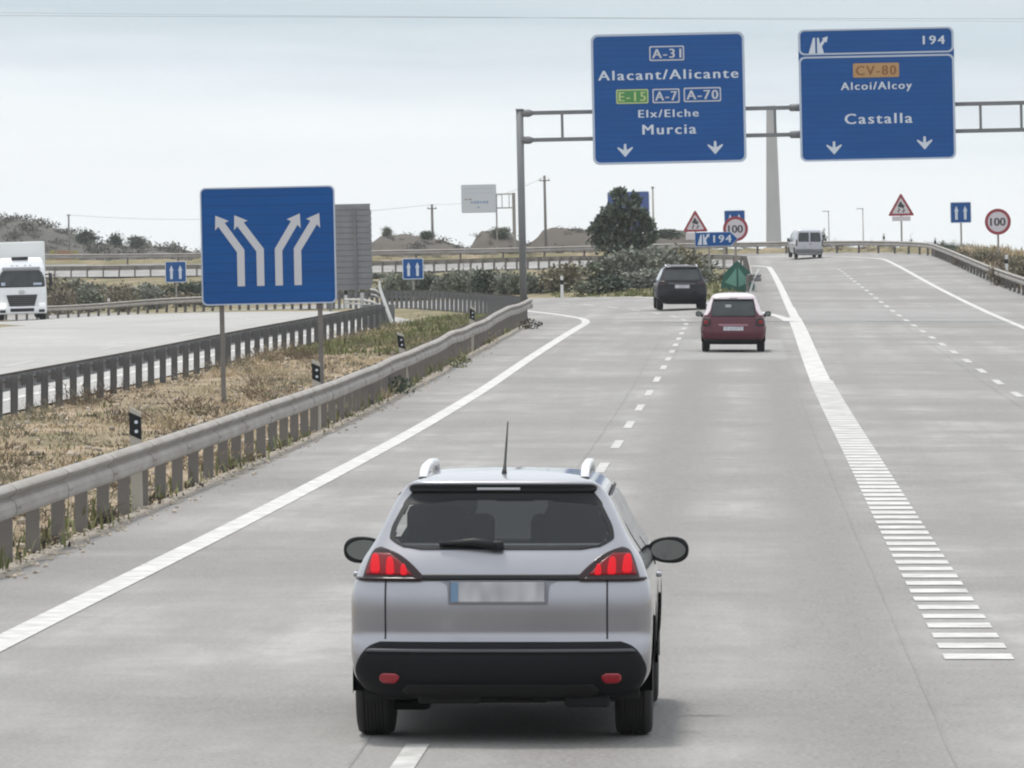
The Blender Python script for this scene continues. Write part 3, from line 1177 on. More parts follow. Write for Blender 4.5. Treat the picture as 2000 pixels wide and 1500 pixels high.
def exit_icon(rt, X, Z, s, y):
    """Motorway-exit pictogram: two roadways and a branch to the right."""
    bm = bmesh.new()
    add_prism(bm, [(X - .50 * s, Z - .55 * s), (X - .06 * s, Z - .55 * s), (X - .06 * s, Z + .5 * s), (X - .18 * s, Z + .5 * s)], y, y + .008)
    add_prism(bm, [(X + .06 * s, Z - .55 * s), (X + .50 * s, Z - .55 * s), (X + .36 * s, Z - .05 * s), (X + .56 * s, Z + .26 * s), (X + .66 * s, Z + .18 * s), (X + .74 * s, Z + .58 * s),
                   (X + .36 * s, Z + .46 * s), (X + .45 * s, Z + .38 * s), (X + .24 * s, Z + .12 * s), (X + .17 * s, Z + .5 * s), (X + .06 * s, Z + .5 * s)], y, y + .008)
    obj('exit_symbol', bm, 'sign_white', rt)


mat('sign_orange_pale', (0.42, 0.50, 0.22), 0.5)
direction_panels()


def thick_path(pts, w):
    """Outline of a bent bar of constant width."""
    l, r = [], []
    for i, p in enumerate(pts):
        a = pts[max(0, i - 1)]; b = pts[min(len(pts) - 1, i + 1)]
        p = Vector(p)
        if 0 < i < len(pts) - 1:
            d0 = (p - Vector(a)).normalized(); d1 = (Vector(b) - p).normalized()
            n0 = Vector((-d0.y, d0.x)); n1 = Vector((-d1.y, d1.x))
            n = (n0 + n1).normalized(); n *= 1 / max(.3, n.dot(n0))
        else:
            d = (Vector(b) - Vector(a)).normalized(); n = Vector((-d.y, d.x))
        l.append(tuple(p + n * w / 2)); r.append(tuple(p - n * w / 2))
    return l + r[::-1]


def lane_sign():
    Y = 112.0; k = 12000 / Y
    X0 = (531 - 1440) / k
    zb = terrain(X0, Y)
    rt = thing('lane_sign', 'large blue square sign with four grey branching lane arrows standing in the dry median', 'sign', (X0, Y, zb - .2), roll=ROLL)
    cz = CAM_H + (511 - 479.5) / k - zb + .2
    w, h = 263 / k, 230 / k
    obj('border', ring(rrect(0, cz, w, h, .10), rrect(0, cz, w - .05, h - .05, .085), -.03, .03), 'sign_rim', rt)
    face(rrect(0, cz, w - .052, h - .052, .085), 'sign_blue', rt, -.018, 'panel', .035)
    px = lambda x, y: ((x - 531) / k, cz + (479.5 - y) / k)
    for a, b, c, d in (((477, 558), (477, 489), (437, 432), -1), ((515, 558), (515, 488), (474, 432), -1), ((551, 558), (551, 488), (586, 431), 1), ((588, 558), (588, 488), (624, 431), 1)):
        bm = bmesh.new()
        add_prism(bm, thick_path([px(*a), px(*b), px(*c)], 14.5 / k), -.028, -.019)
        tip = px(c[0] + d * 8, c[1] - 13)
        add_prism(bm, [tip, (tip[0] + d * 1 / k, tip[1] - 29 / k), (tip[0] - d * 8 / k, tip[1] - 18.5 / k), (tip[0] - d * 26 / k, tip[1] - 11 / k)], -.030, -.0205)
        obj('lane_arrow', bm, 'sign_arrow', rt)
    for x in (437, 629):
        bm = bmesh.new()
        xx = (x - 531) / k
        add_box(bm, (xx, .075, (cz + h / 2 - .1) / 2), (.085, .05, cz + h / 2 - .1))
        obj('post', bm, 'galv_post', rt)
    for dz in (-.6, .6):
        obj('bracket', box((0, .04, cz + dz), (w - .3, .02, .06)), 'galv_post', rt)


lane_sign()


def small_lane_sign(px_x, px_y, px_w, Y, label, zbase=None, arrows=2):
    k = 12000 / Y
    X = (px_x - 1440) / k
    zb = terrain(X, Y)
    w = px_w / k
    cz = CAM_H + (511 - px_y) / k - zb
    rt = thing('lane_sign', label, 'sign', (X, Y, zb), roll=ROLL, group='small blue lane signs')
    obj('post', box((0, .06, (cz + w / 2) / 2 - .2), (.10, .05, cz + w / 2 + .4 - .1)), 'galv', rt)
    obj('border', ring(rrect(0, cz, w, w, .07), rrect(0, cz, w - .07, w - .07, .05), -.03, .02), 'sign_white', rt)
    face(rrect(0, cz, w - .072, w - .072, .05), 'sign_blue', rt, -.018, 'panel', .035)
    for dx in (-.21, .21):
        face(up_arrow(dx * w, cz - .01 * w, w * .66, w * .22), 'sign_white', rt, -.028, 'lane_arrow', .009)
    return rt


small_lane_sign(345, 531, 41, 362, 'small blue sign with two white up arrows left of the big lane-arrow sign')
small_lane_sign(808, 525, 41, 308, 'small blue up-arrow sign above the shrubs, right of the ribbed sign back')
small_lane_sign(1878, 415, 41, 356, 'small blue up-arrow sign behind the ramp barrier, next to the right-hand 100 sign')
small_lane_sign(1437, 431, 41, 350, 'small blue arrow sign half hidden behind a round 100 sign')


def speed_sign(px_x, px_y, px_d, Y, label):
    k = 12000 / Y
    X = (px_x - 1440) / k
    zb = terrain(X, Y)
    r = px_d / k / 2
    cz = CAM_H + (511 - px_y) / k - zb
    rt = thing('speed_limit_sign', label, 'sign', (X, Y, zb), roll=ROLL, group='round 100 speed limit signs')
    obj('post', box((0, .06, cz / 2 - .2), (.10, .05, cz + .4)), 'galv', rt)
    obj('red_ring', ring(disc(0, cz, r), disc(0, cz, r * .77), -.02, .015), 'sign_red', rt)
    face(disc(0, cz, r * .775), 'sign_pink_white', rt, -.012, 'panel', .025)
    b = bmesh.new(); add_text(b, '100', 0, cz, r * 1.14, r * .62, -.016, bold=0, space=1.0)
    obj('lettering', b, 'sign_black', rt)


speed_sign(1951, 433, 51, 305, 'round white 100 speed limit sign with red ring right of the exit ramp')
speed_sign(1438.5, 447, 49, 320, 'round white 100 sign with red ring above the green nose marker')


def warning_sign(px_x, y_top, y_bot, half_px, plate, Y, label):
    k = 12000 / Y
    X = (px_x - 1440) / k
    zb = terrain(X, Y)
    half = half_px / k
    h = half * math.sqrt(3)
    ztop = CAM_H + (511 - y_top) / k - zb
    cz = ztop - h / 2 + .02
    rt = thing('warning_sign', label, 'sign', (X, Y, zb), roll=ROLL, group='triangular warning signs')
    obj('post', box((0, .06, cz / 2 - .2), (.11, .05, cz + .4)), 'galv', rt)
    o = rtri(0, cz, half, .07)
    g = (0, cz - h / 6)
    i = [(x * .70, g[1] + (z - g[1]) * .70) for x, z in o]
    obj('red_border', ring(o, i, -.02, .015), 'sign_red', rt)
    face([(x * .705, g[1] + (z - g[1]) * .705) for x, z in o], 'sign_pink_white', rt, -.012, 'panel', .025)
    # pictogram: a car skidding on wavy tracks
    s = half
    bm = bmesh.new()
    add_prism(bm, [(-.24 * s, g[1] + .10 * s), (.20 * s, g[1] - .02 * s), (.26 * s, g[1] + .20 * s), (.12 * s, g[1] + .28 * s), (.05 * s, g[1] + .46 * s), (-.10 * s, g[1] + .48 * s), (-.14 * s, g[1] + .30 * s), (-.22 * s, g[1] + .28 * s)], -.018, -.013)
    add_prism(bm, thick_path([(-.20 * s, g[1] + .02 * s), (-.10 * s, g[1] - .12 * s), (-.26 * s, g[1] - .22 * s), (-.16 * s, g[1] - .33 * s)], .07 * s), -.018, -.013)
    add_prism(bm, thick_path([(.16 * s, g[1] - .06 * s), (.26 * s, g[1] - .16 * s), (.10 * s, g[1] - .24 * s), (.20 * s, g[1] - .33 * s)], .07 * s), -.018, -.013)
    obj('pictogram', bm, 'sign_black', rt)
    if plate:
        w, hh = plate[0] / k, plate[1] / k
        zc = cz - h / 2 - hh / 2 - .04
        pl = face(rrect(0, zc, w, hh, .04), 'sign_pink_white', rt, -.012, 'plate', .02)


warning_sign(1762, 377, 425, 26, (36, 9), 400, 'triangular red-bordered warning sign standing alone on the right behind the ramp barrier')
warning_sign(1360, 410, 457, 25, (38, 14), 370, 'triangular red-bordered warning sign left of the ramp, just above the blue 194 arrow sign')


def exit_sign():
    Y = 285.0; k = 12000 / Y
    X = (1401 - 1440) / k
    zb = terrain(X, Y)
    cz = CAM_H + (511 - 467) / k - zb
    rt = thing('exit_sign', 'blue arrow-shaped exit sign reading 194 above the gore', 'sign', (X, Y, zb), roll=ROLL)
    w, h = 84 / k, 28 / k
    poly = [(-w / 2, cz - h / 2), (w / 2 - .32, cz - h / 2), (w / 2, cz), (w / 2 - .32, cz + h / 2), (-w / 2, cz + h / 2)]
    face(poly, 'sign_rim', rt, -.01, 'border', .03)
    face([(x * .975, cz + (z - cz) * .92) for x, z in poly], 'sign_blue', rt, -.02, 'panel', .012)
    exit_icon(rt, -w / 2 + .35, cz, .46, -.03)
    b = bmesh.new(); add_text(b, '194', .28, cz + .02, .82, .34, -.028, bold=0)
    obj('lettering', b, 'sign_white', rt)
    for x in (-.35, .35):
        obj('post', box((x, .06, (cz + h / 2) / 2 - .2), (.09, .05, cz + h / 2 + .3)), 'galv', rt)


exit_sign()


def vertex_marker():
    Y = 262.0; k = 12000 / Y
    X = (1441 - 1440) / k
    zb = terrain(X, Y)
    s = 66 / k / 2
    rt = thing('nose_marker', 'green pointed nose marker standing at the split of the two roads', 'traffic marker', (X, Y, zb - .03), roll=ROLL)
    h = 62 / k
    # bulging half-round body whose top rises to a point
    bm = bmesh.new()
    n, mrows = 24, 8
    rows = []
    for j in range(mrows + 1):
        row = []
        for i in range(n + 1):
            t = -1 + 2 * i / n
            zt = h * (0.52 + 0.48 * (1 - abs(t)) ** 0.9)
            ww = s * (0.90 + .10 * math.sin(PI * min(1, j / mrows * 1.3)))
            row.append(bm.verts.new((t * ww, -.06 * math.sqrt(max(0, 1 - t * t)) , zt * j / mrows)))
        rows.append(row)
    for a, b in zip(rows, rows[1:]):
        for i in range(n):
            bm.faces.new((a[i], a[i + 1], b[i + 1], b[i]))
    bm.faces.new([v for v in rows[0]][::-1]); bm.faces.new([r[0] for r in rows][::-1] + [r[-1] for r in rows]) if False else None
    for j in range(mrows):
        bm.faces.new((rows[j][0], rows[j + 1][0], rows[j + 1][-1], rows[j][-1]))
    bm.faces.new([rows[-1][i] for i in range(n + 1)])
    obj('body', bm, 'vertex_green', rt)
    # two pale triangles wrapped on the front
    for sg in (-1, 1):
        b2 = bmesh.new()
        q = []
        for j in range(7):
            f = j / 6
            r_ = []
            for i in range(5):
                t = sg * (0.06 + (0.74 * (1 - f)) * i / 4)
                r_.append(b2.verts.new((t * s * .96, -.06 * math.sqrt(max(0, 1 - t * t)) - .012, h * (.16 + .20 * abs(t) + .62 * f * (1 - .25 * abs(t))))))
            q.append(r_)
        for a, b in zip(q, q[1:]):
            for i in range(4):
                b2.faces.new((a[i], a[i + 1], b[i + 1], b[i]))
        obj('pale_triangle', b2, 'vertex_pale', rt)


vertex_marker()


def rail_nose():
    Y = 259.5; X = 0.82
    zb = z_ramp(X, Y)
    rt = thing('guardrail_end', 'bent guardrail nose with white post right of the green marker', 'guardrail end', (X, Y, zb))
    bm = bmesh.new()
    n = 18
    rings = []
    for i in range(n + 1):
        a = PI * 0.15 + PI * 1.0 * i / n
        c, s_ = math.cos(a), math.sin(a)
        rings.append([bm.verts.new((-.20 + (.42 + u) * s_ * .8, -.1 - (.42 + u) * -c * 0.9, .58 + v)) for u, v in WPROF] )
    for a, b in zip(rings, rings[1:]):
        for k_ in range(len(a) - 1):
            bm.faces.new((a[k_], a[k_ + 1], b[k_ + 1], b[k_]))
    obj('rail_bend', bm, 'galv_dark', rt)
    obj('post', tube([(-.3, -.55, -.1), (-.12, -.5, .55), (.12, -.42, .95)], .045, 8), 'white_plastic', rt)


rail_nose()


def sign_back():
    Y = 262.0; k = 12000 / Y
    X = (671 - 1440) / k
    zb = terrain(X, Y)
    w, h = 116 / k, 168 / k
    cz = CAM_H + (511 - 484) / k - zb
    rt = thing('ribbed_sign', 'grey ribbed back of a tall sign half hidden by the lane-arrow sign', 'sign', (X, Y, zb), roll=ROLL)
    bm = bmesh.new()
    n = 15
    for i in range(n):
        hh = h / n
        z = cz - h / 2 + hh * (i + .5)
        add_box(bm, (0, 0, z), (w - (.10 if i in (0, n - 1) else 0), .05, hh * .80), .012)
        add_box(bm, (0, .012, z + hh * .5), (w - .06, .02, hh * .22))
    obj('slat_panel', bm, 'aluminium', rt)
    for x in (-.55, .55):
        obj('post', box((x, -.075, (cz + h / 2) / 2 - .15), (.12, .09, cz + h / 2)), 'galv_dark', rt)


sign_back()


def far_sign():
    Y = 480.0; k = 12000 / Y
    X = (939 - 1440) / k
    zb = terrain(X, Y)
    rt = thing('direction_sign', 'white direction sign with grey and blue lettering on a side gantry above the far rails', 'sign', (X, Y, zb), roll=ROLL)
    cz = CAM_H + (511 - 388) / k - zb
    w, h = 68 / k, 55 / k
    face(rrect(0, cz, w, h, .08), 'sign_rim', rt, -.02, 'panel', .06)
    face(rrect(0, cz, w - .1, h - .1, .06), 'sign_pale', rt, -.03, 'sign_field', .009)
    px = lambda x, y: ((x - 939) / k, cz + (388 - y) / k)
    for x, y, ww, hh, m_ in ((939, 368, 58, 3, 'sign_rim'), (939, 377, 56, 2.0, 'sign_rim'), (918, 389, 16, 3.5, 'sign_black_soft'), (940, 395, 36, 5.5, 'sign_blue_soft'), (938, 405, 7, 4, 'sign_blue_soft')):
        a = px(x, y)
        bm = bmesh.new()
        m_n = max(1, int(ww / 6))
        for i in range(m_n):
            xx = a[0] + (i - (m_n - 1) / 2) * ww / k / m_n
            add_box(bm, (xx, -.034, a[1]), (ww / k / m_n * .72, .006, hh / k * (0.7 + .3 * ((i * 7) % 3) / 2)))
        obj('lettering', bm, m_, rt)
    zg = 0.0
    xa, xb = (973 - 939) / k, (1007 - 939) / k
    obj('post', tube([(xb, .15, -.3), (xb, .15, CAM_H + (511 - 378) / k - zb)], .13, 10), 'galv', rt)
    obj('post', tube([(xa, .15, -.3), (xa, .15, CAM_H + (511 - 380) / k - zb)], .06, 10), 'galv', rt)
    for y in (380, 407):
        z = CAM_H + (511 - y) / k - zb
        obj('arm', box(((xa + xb) / 2 - .6, .15, z), (xb - xa + 1.2, .09, .09)), 'galv', rt)
    for x in (984, 998):
        obj('brace', box(((x - 939) / k, .15, CAM_H + (511 - 393.5) / k - zb), (.06, .06, 26 / k)), 'galv', rt)


mat('sign_pale', (0.52, 0.54, 0.58), 0.5)
mat('sign_black_soft', (0.25, 0.25, 0.27), 0.5)
mat('sign_blue_soft', (0.22, 0.30, 0.45), 0.5)
far_sign()


def hidden_blue_sign():
    Y = 480.0; k = 12000 / Y
    X = (1231 - 1440) / k
    zb = terrain(X, Y)
    rt = thing('direction_sign', 'large blue sign mostly hidden behind the dark tree', 'sign', (X, Y, zb), roll=ROLL)
    cz = CAM_H + (511 - 412) / k - zb
    w, h = 82 / k, 76 / k
    face(rrect(0, cz, w, h, .15), 'sign_rim', rt, 0, 'border', .05)
    face(rrect(0, cz, w - .1, h - .1, .12), 'sign_blue_dark', rt, -.01, 'panel', .009)
    for x in (-1.2, 1.2):
        obj('post', box((x, .12, (cz + h / 2) / 2 - .15), (.16, .12, cz + h / 2)), 'galv', rt)


mat('sign_blue_dark', (0.045, 0.085, 0.27), 0.5)
hidden_blue_sign()


# delineator posts just behind the near rail
def delineator_post():
    rt = thing('delineator_post', 'x', 'delineator', (0, 0, 0), group='delineator posts behind the near guardrail')
    bm = bmesh.new()
    # white body with a slanted top
    for z0, z1a, z1b, w, m_ in ((0, 1.20, 1.13, .125, 'white_plastic'),):
        f = [bm.verts.new(p) for p in ((-w / 2, -.02, 0), (w / 2, -.02, 0), (w / 2, -.02, z1b), (-w / 2, -.02, z1a))]
        b = [bm.verts.new(p) for p in ((-w / 2, .03, 0), (w / 2, .03, 0), (w / 2, .03, z1b), (-w / 2, .03, z1a))]
        bm.faces.new(f); bm.faces.new(b[::-1])
        for i in range(4):
            bm.faces.new((f[i], b[i], b[(i + 1) % 4], f[(i + 1) % 4]))
    obj('body', bm, 'white_dusty', rt)
    w = .132
    bm = bmesh.new()
    add_prism(bm, [(-w / 2, .88), (w / 2, .82), (w / 2, 1.075), (-w / 2, 1.135)], -.026, .034)
    band = obj('black_band', bm, 'black_plastic', rt)
    for x, z in ((.012, .915), (.012, 1.02)):
        obj('reflector', prism(disc(x, z, .020, 16), -.032, -.0255), 'sign_white', band)
    return rt


mat('white_dusty', (0.40, 0.37, 0.32), 0.7)
first = delineator_post()
DL = ['nearest delineator post with black band, behind the near guardrail', 'second nearest delineator post with black band, below the big lane-arrow sign',
      'third delineator post with black band along the near guardrail', 'farthest delineator post with black band before the gantry post']
for i, (px_x, Yd) in enumerate(((268, 69.5), (620, 99.2), (795, 126.0), (920, 157.0))):
    if i == 0:
        o = first
    else:
        o = first.copy(); COL.objects.link(o)
        for ch in first.children:
            c = ch.copy(); COL.objects.link(c); c.parent = o
            for g_ in ch.children:
                d_ = g_.copy(); COL.objects.link(d_); d_.parent = c
    X = (px_x - 1440) * Yd / 12000
    o.location = (X, Yd, terrain(X, Yd) - .02)
    o.rotation_euler = (0, ROLL + (0, .0, R(-6), R(3))[i], 0)
    o['label'] = DL[i]


def white_delineator(px_x, px_top, px_bot, Y, label):
    k = 12000 / Y
    X = (px_x - 1440) / k
    zb = z_any(X, Y) if Y < 280 else terrain(X, Y)
    top = CAM_H + (511 - px_top) / k - zb
    rt = thing('marker_post', label, 'delineator', (X, Y, zb), group='white marker posts', roll=ROLL)
    obj('body', box((0, 0, top / 2 - .1), (.13, .05, top + .2), .015), 'white_plastic', rt)
    obj('black_band', box((0, 0, top - .28), (.134, .054, .2)), 'black_plastic', rt)


white_delineator(1098, 539, 579, 272, 'slim white marker post with black band at the left bend, before the bushes')
white_delineator(213, 583, 606, 334, 'slim white marker post on the opposite carriageway rail right of the lorry')
white_delineator(676, 559, 610, 268, 'slim white marker post below the ribbed sign back')
white_delineator(1727, 456, 475, 400, 'tiny marker post on the ramp barrier left of the lone warning triangle')
white_delineator(1827, 464, 480, 368, 'tiny marker post on the ramp barrier right of the lone warning triangle')
white_delineator(1967, 498, 520, 270, 'pale marker post in the dry shrubs under the right-hand 100 sign')


def broken_end():
    Y = 188.0
    X = ox(Y)
    zb = z_main(X, Y)
    rt = thing('guardrail_end', 'crashed end of the median guardrail with a white leaning post and twisted pale rails', 'guardrail end', (X, Y, zb))
    k = 12000 / Y
    px = lambda x, y, dy=0.0: ((x - 1440) / k - X, dy, CAM_H + (511 - y) / k - zb)
    obj('leaning_post', tube([px(768, 634, -.2), px(752, 592, -.1), px(742, 563), px(741, 548)], [.06, .055, .045, .025], 8), 'white_plastic', rt)
    bm = bmesh.new(); add_box(bm, ((-.34, 0, .36)), (1.0, .05, .72), .01)
    obj('end_plate', bm, 'galv_dark', rt)
    for pts, r_ in (([px(744, 574, .1), px(733, 567, .2), px(722, 565, .3)], .03), ([px(742, 582, .1), px(733, 577, .25), px(724, 575, .3)], .025),
                    ([px(742, 597, 0), px(728, 590, .4), px(705, 586, .9), px(690, 586, 1.6), px(664, 586, 2.4)], .035),
                    ([px(735, 601, 0), px(722, 597, .4), px(704, 595, .9), px(690, 594, 1.6), px(664, 593, 2.4)], .03)):
        obj('twisted_rail', tube(pts, r_, 8), 'white_dusty2', rt, True)
    obj('short_post', box(((704 - 1440) / k - X, .9, .85), (.11, .06, .45)), 'white_dusty2', rt)


mat('white_dusty2', (0.42, 0.41, 0.39), 0.7)
broken_end()


def pylon():
    Y = 650.0; k = 12000 / Y
    X = (1513.5 - 1440) / k
    zb = terrain(X, Y)
    ht = CAM_H + (511 - 212) / k - zb
    rt = thing('concrete_pylon', 'tall tapering grey concrete pylon behind the gantry beam', 'pylon', (X, Y, zb - .5), roll=ROLL)
    bm = bmesh.new()
    w0, w1 = 33 / k, 18.5 / k
    v = []
    for z, w in ((0, w0 * 1.03), (ht + .5, w1)):
        c = w * .12
        v.append([bm.verts.new((sx, sy, z)) for sx, sy in ((-w / 2 + c, -w / 2), (w / 2 - c, -w / 2), (w / 2, -w / 2 + c), (w / 2, w / 2 - c), (w / 2 - c, w / 2), (-w / 2 + c, w / 2), (-w / 2, w / 2 - c), (-w / 2, -w / 2 + c))])
    for i in range(8):
        bm.faces.new((v[0][i], v[0][(i + 1) % 8], v[1][(i + 1) % 8], v[1][i]))
    bm.faces.new(v[1]); bm.faces.new(v[0][::-1])
    obj('shaft', bm, 'concrete', rt)
    bm = bmesh.new()
    for x in (-.3, -.08, .14, .34):
        add_box(bm, (x * w1 / 1.1, -.1, ht + .55), (.12, .3, .35 + abs(x)))
    obj('top_cap', bm, 'concrete', rt)


pylon()


def pole(px_x, px_top, Y, label, r=.12, cross=True, m='wood_pole', name='utility_pole', cat='pole', group='far utility poles'):
    k = 12000 / Y
    X = (px_x - 1440) / k
    zb = terrain(X, Y) - .3
    top = CAM_H + (511 - px_top) / k
    rt = thing(name, label, cat, (X, Y, zb), roll=ROLL, group=group)
    obj('shaft', tube([(0, 0, 0), (0, 0, top - zb)], [r, r * .75], 10), m, rt, True)
    if cross:
        obj('cross_arm', box((0, -.1, top - zb - .45), (1.0, .1, .1)), m, rt)
        for x in (-.4, .4):
            obj('insulator', tube([(x, -.1, top - zb - .4), (x, -.1, top - zb - .2)], .05, 8), 'white_plastic', rt)
    else:
        obj('top_cap', box((0, 0, top - zb), (r * 3, r * 2, .12), .02), m, rt)
        if name == 'street_lamp':
            obj('lamp_head', box((-.5, 0, top - zb + .05), (1.1, .3, .12), .04), m, rt)
    return (X, Y, top)


p1 = pole(1068, 343, 560, 'wooden utility pole rising between the gantry post and the dark tree', .15)
p2 = pole(847, 399, 640, 'wooden utility pole on the brown mound left of the white direction sign', .17)
p3 = pole(137, 420, 760, 'short utility pole on the skyline of the left hill', .14, False)
pole(1279, 366, 470, 'slim grey pole standing right beside the dark tree', .085, False, 'galv')
pole(1621, 413, 1000, 'faint street lamp on the left above the ramp barrier, behind the van', .10, False, 'galv', 'street_lamp', 'street lamp', 'faint far street lamps')
pole(1688, 408, 1000, 'faint street lamp between the van and the warning triangle', .10, False, 'galv', 'street_lamp', 'street lamp', 'faint far street lamps')


def wire(a, b, sag, r, label, name='power_line'):
    pts = []
    for i in range(21):
        t = i / 20
        p = Vector(a).lerp(Vector(b), t); p.z -= sag * 4 * t * (1 - t)
        pts.append(p)
    tag(obj(name, tube(pts, r, 6), 'seam'), label, 'power line', 'overhead wires')


wire((-160, 470, CAM_H + 501 * 470 / 12000), (145, 470, CAM_H + 481 * 470 / 12000), .6, .011, 'thin dark wire crossing the very top of the sky')
wire((-160, 480, CAM_H + 519 * 480 / 12000), (145, 480, CAM_H + 455 * 480 / 12000), .5, .008, 'lower thin wire crossing the top of the sky')
wire(p3, p2, 1.0, .016, 'faint wire sagging from the left hill pole')
wire(p2, p1, .8, .012, 'faint wire hanging between the two utility poles')


def roadworks_board():
    s = 365 + 110
    X, Y = (125 - 1440) * 452 / 12000, 452.0
    zb = g_exit(465) + .08 * 6.4
    k = 12000 / Y
    rt = thing('striped_barrier_board', 'yellow and orange striped board behind the far rail right of the lorry', 'barrier board', (X, Y, terrain(X, Y)))
    z0 = CAM_H + (511 - 502) / k - terrain(X, Y)
    for i in range(7):
        obj('stripe_panel', box(((i - 3) * .31, 0, z0), (.30, .05, .95), .01), ('yellow', 'yellow_dull', 'orange', 'orange', 'orange', 'yellow_dull', 'yellow')[i], rt)
    for x in (-.8, .8):
        obj('post', box((x, .06, z0 / 2), (.08, .05, z0)), 'galv', rt)


mat('yellow_dull', (0.27, 0.225, 0.12), 0.6)
roadworks_board()

# ------------------------------------------------------------------ vehicles
class CarShell:
    """Horizontal slices: rows of (z, half width, rear y, front y, rear corner depth, front corner depth)."""

    def __init__(self, rows, nr=3.2, nf=2.6, sub=4):
        self.rows = rows
        zs = [r[0] for r in rows]
        self.fw, self.fr, self.ff, self.dr, self.df = [pchip([(z, r[i]) for z, r in zip(zs, rows)]) for i in range(1, 6)]
        self.nr, self.nf = nr, nf
        self.z0, self.z1 = zs[0], zs[-1]
        # evenly refined rows
        self.zl = []
        for a, b in zip(zs, zs[1:]):
            n = max(2, int((b - a) / 0.018))
            self.zl += [a + (b - a) * i / n for i in range(n)]
        self.zl.append(zs[-1])

    def rear(self, x, z):
        w = self.fw(z)
        t = min(1.0, abs(x) / w)
        return self.fr(z) + self.dr(z) * (1 - max(0, 1 - t ** self.nr) ** (1 / self.nr))

    def half(self, z): return self.fw(z)

    def outline(self, z):
        w, yr, yf, D, F = self.fw(z), self.fr(z), self.ff(z), self.dr(z), self.df(z)
        pts = []
        n = 44
        for i in range(n + 1):
            th = -PI / 2 + PI * i / n
            s, c = math.sin(th), abs(math.cos(th))
            t = math.copysign(abs(s) ** (1.25), s)
            x = w * t
            pts.append((x, yr + D * (1 - max(0, 1 - abs(t) ** self.nr) ** (1 / self.nr))))
        m = 40
        for i in range(1, m):
            pts.append((w, yr + D + (yf - F - yr - D) * i / m))
        for i in range(24 + 1):
            th = PI / 2 - PI * i / 24
            s = math.sin(th)
            t = math.copysign(abs(s) ** 1.25, s)
            pts.append((w * t, yf - F * (1 - max(0, 1 - abs(t) ** self.nf) ** (1 / self.nf))))
        for i in range(1, m):
            pts.append((-w, yf - F - (yf - F - yr - D) * i / m))
        return pts

    def body(self, name, m, parent, cut=None):
        bm = bmesh.new()
        rings = []
        for z in self.zl:
            rings.append([bm.verts.new((x, y, z)) for x, y in self.outline(z)])
        n = len(rings[0])
        for r0, r1 in zip(rings, rings[1:]):
            for k in range(n):
                q = (r0[k], r0[(k + 1) % n], r1[(k + 1) % n], r1[k])
                c = sum((v.co for v in q), Vector()) / 4
                if cut and cut(c):
                    continue
                bm.faces.new(q)
        bm.faces.new(rings[-1])
        loose = [v for v in bm.verts if not v.link_faces]
        bmesh.ops.delete(bm, geom=loose, context='VERTS')
        return obj(name, bm, m, parent, True)

    def rear_patch(self, rows, off=0.006, depth=0.03, nx=28):
        """rows: (z, x left, x right); a panel that follows the rear of the shell, with a rim going inwards."""
        fl = pchip([(r[0], r[1]) for r in rows]); fr_ = pchip([(r[0], r[2]) for r in rows])
        zs = frange(rows[0][0], rows[-1][0], 0.012)
        bm = bmesh.new()
        g = []
        for z in zs:
            a, b = fl(z), fr_(z)
            lim = self.fw(z) * 0.9985
            row = []
            for i in range(nx + 1):
                x = max(-lim, min(lim, a + (b - a) * i / nx))
                row.append(bm.verts.new((x * (1 + off * .6), self.rear(x, z) - off, z)))
            g.append(row)
        for r0, r1 in zip(g, g[1:]):
            for i in range(nx):
                bm.faces.new((r0[i], r0[i + 1], r1[i + 1], r1[i]))
        if depth:
            bnd = [e for e in bm.edges if e.is_boundary]
            ret = bmesh.ops.extrude_edge_only(bm, edges=bnd)
            for v in (x for x in ret['geom'] if isinstance(x, bmesh.types.BMVert)):
                v.co.y += depth + off
        return bm

    def side_patch(self, cols, side, off=0.005, nz=14):
        """cols: (y, z bottom, z top); a panel on the flank."""
        fb = pchip([(c[0], c[1]) for c in cols]); ft = pchip([(c[0], c[2]) for c in cols])
        bm = bmesh.new()
        g = []
        for y in frange(cols[0][0], cols[-1][0], 0.05):
            row = []
            for i in range(nz + 1):
                z = fb(y) + (ft(y) - fb(y)) * i / nz
                row.append(bm.verts.new((side * (self.fw(z) + off), y, z)))
            g.append(row)
        for r0, r1 in zip(g, g[1:]):
            for i in range(nz):
                bm.faces.new((r0[i], r0[i + 1], r1[i + 1], r1[i]))
        return bm


def ring_rows(rows, inset_x, zb, zt):
    return rows


def in_rows(rows, x, z, shrink=0.0):
    if not rows[0][0] + shrink < z < rows[-1][0] - shrink: return False
    a = pchip([(r[0], r[1]) for r in rows])(z); b = pchip([(r[0], r[2]) for r in rows])(z)
    return a + shrink < x < b - shrink


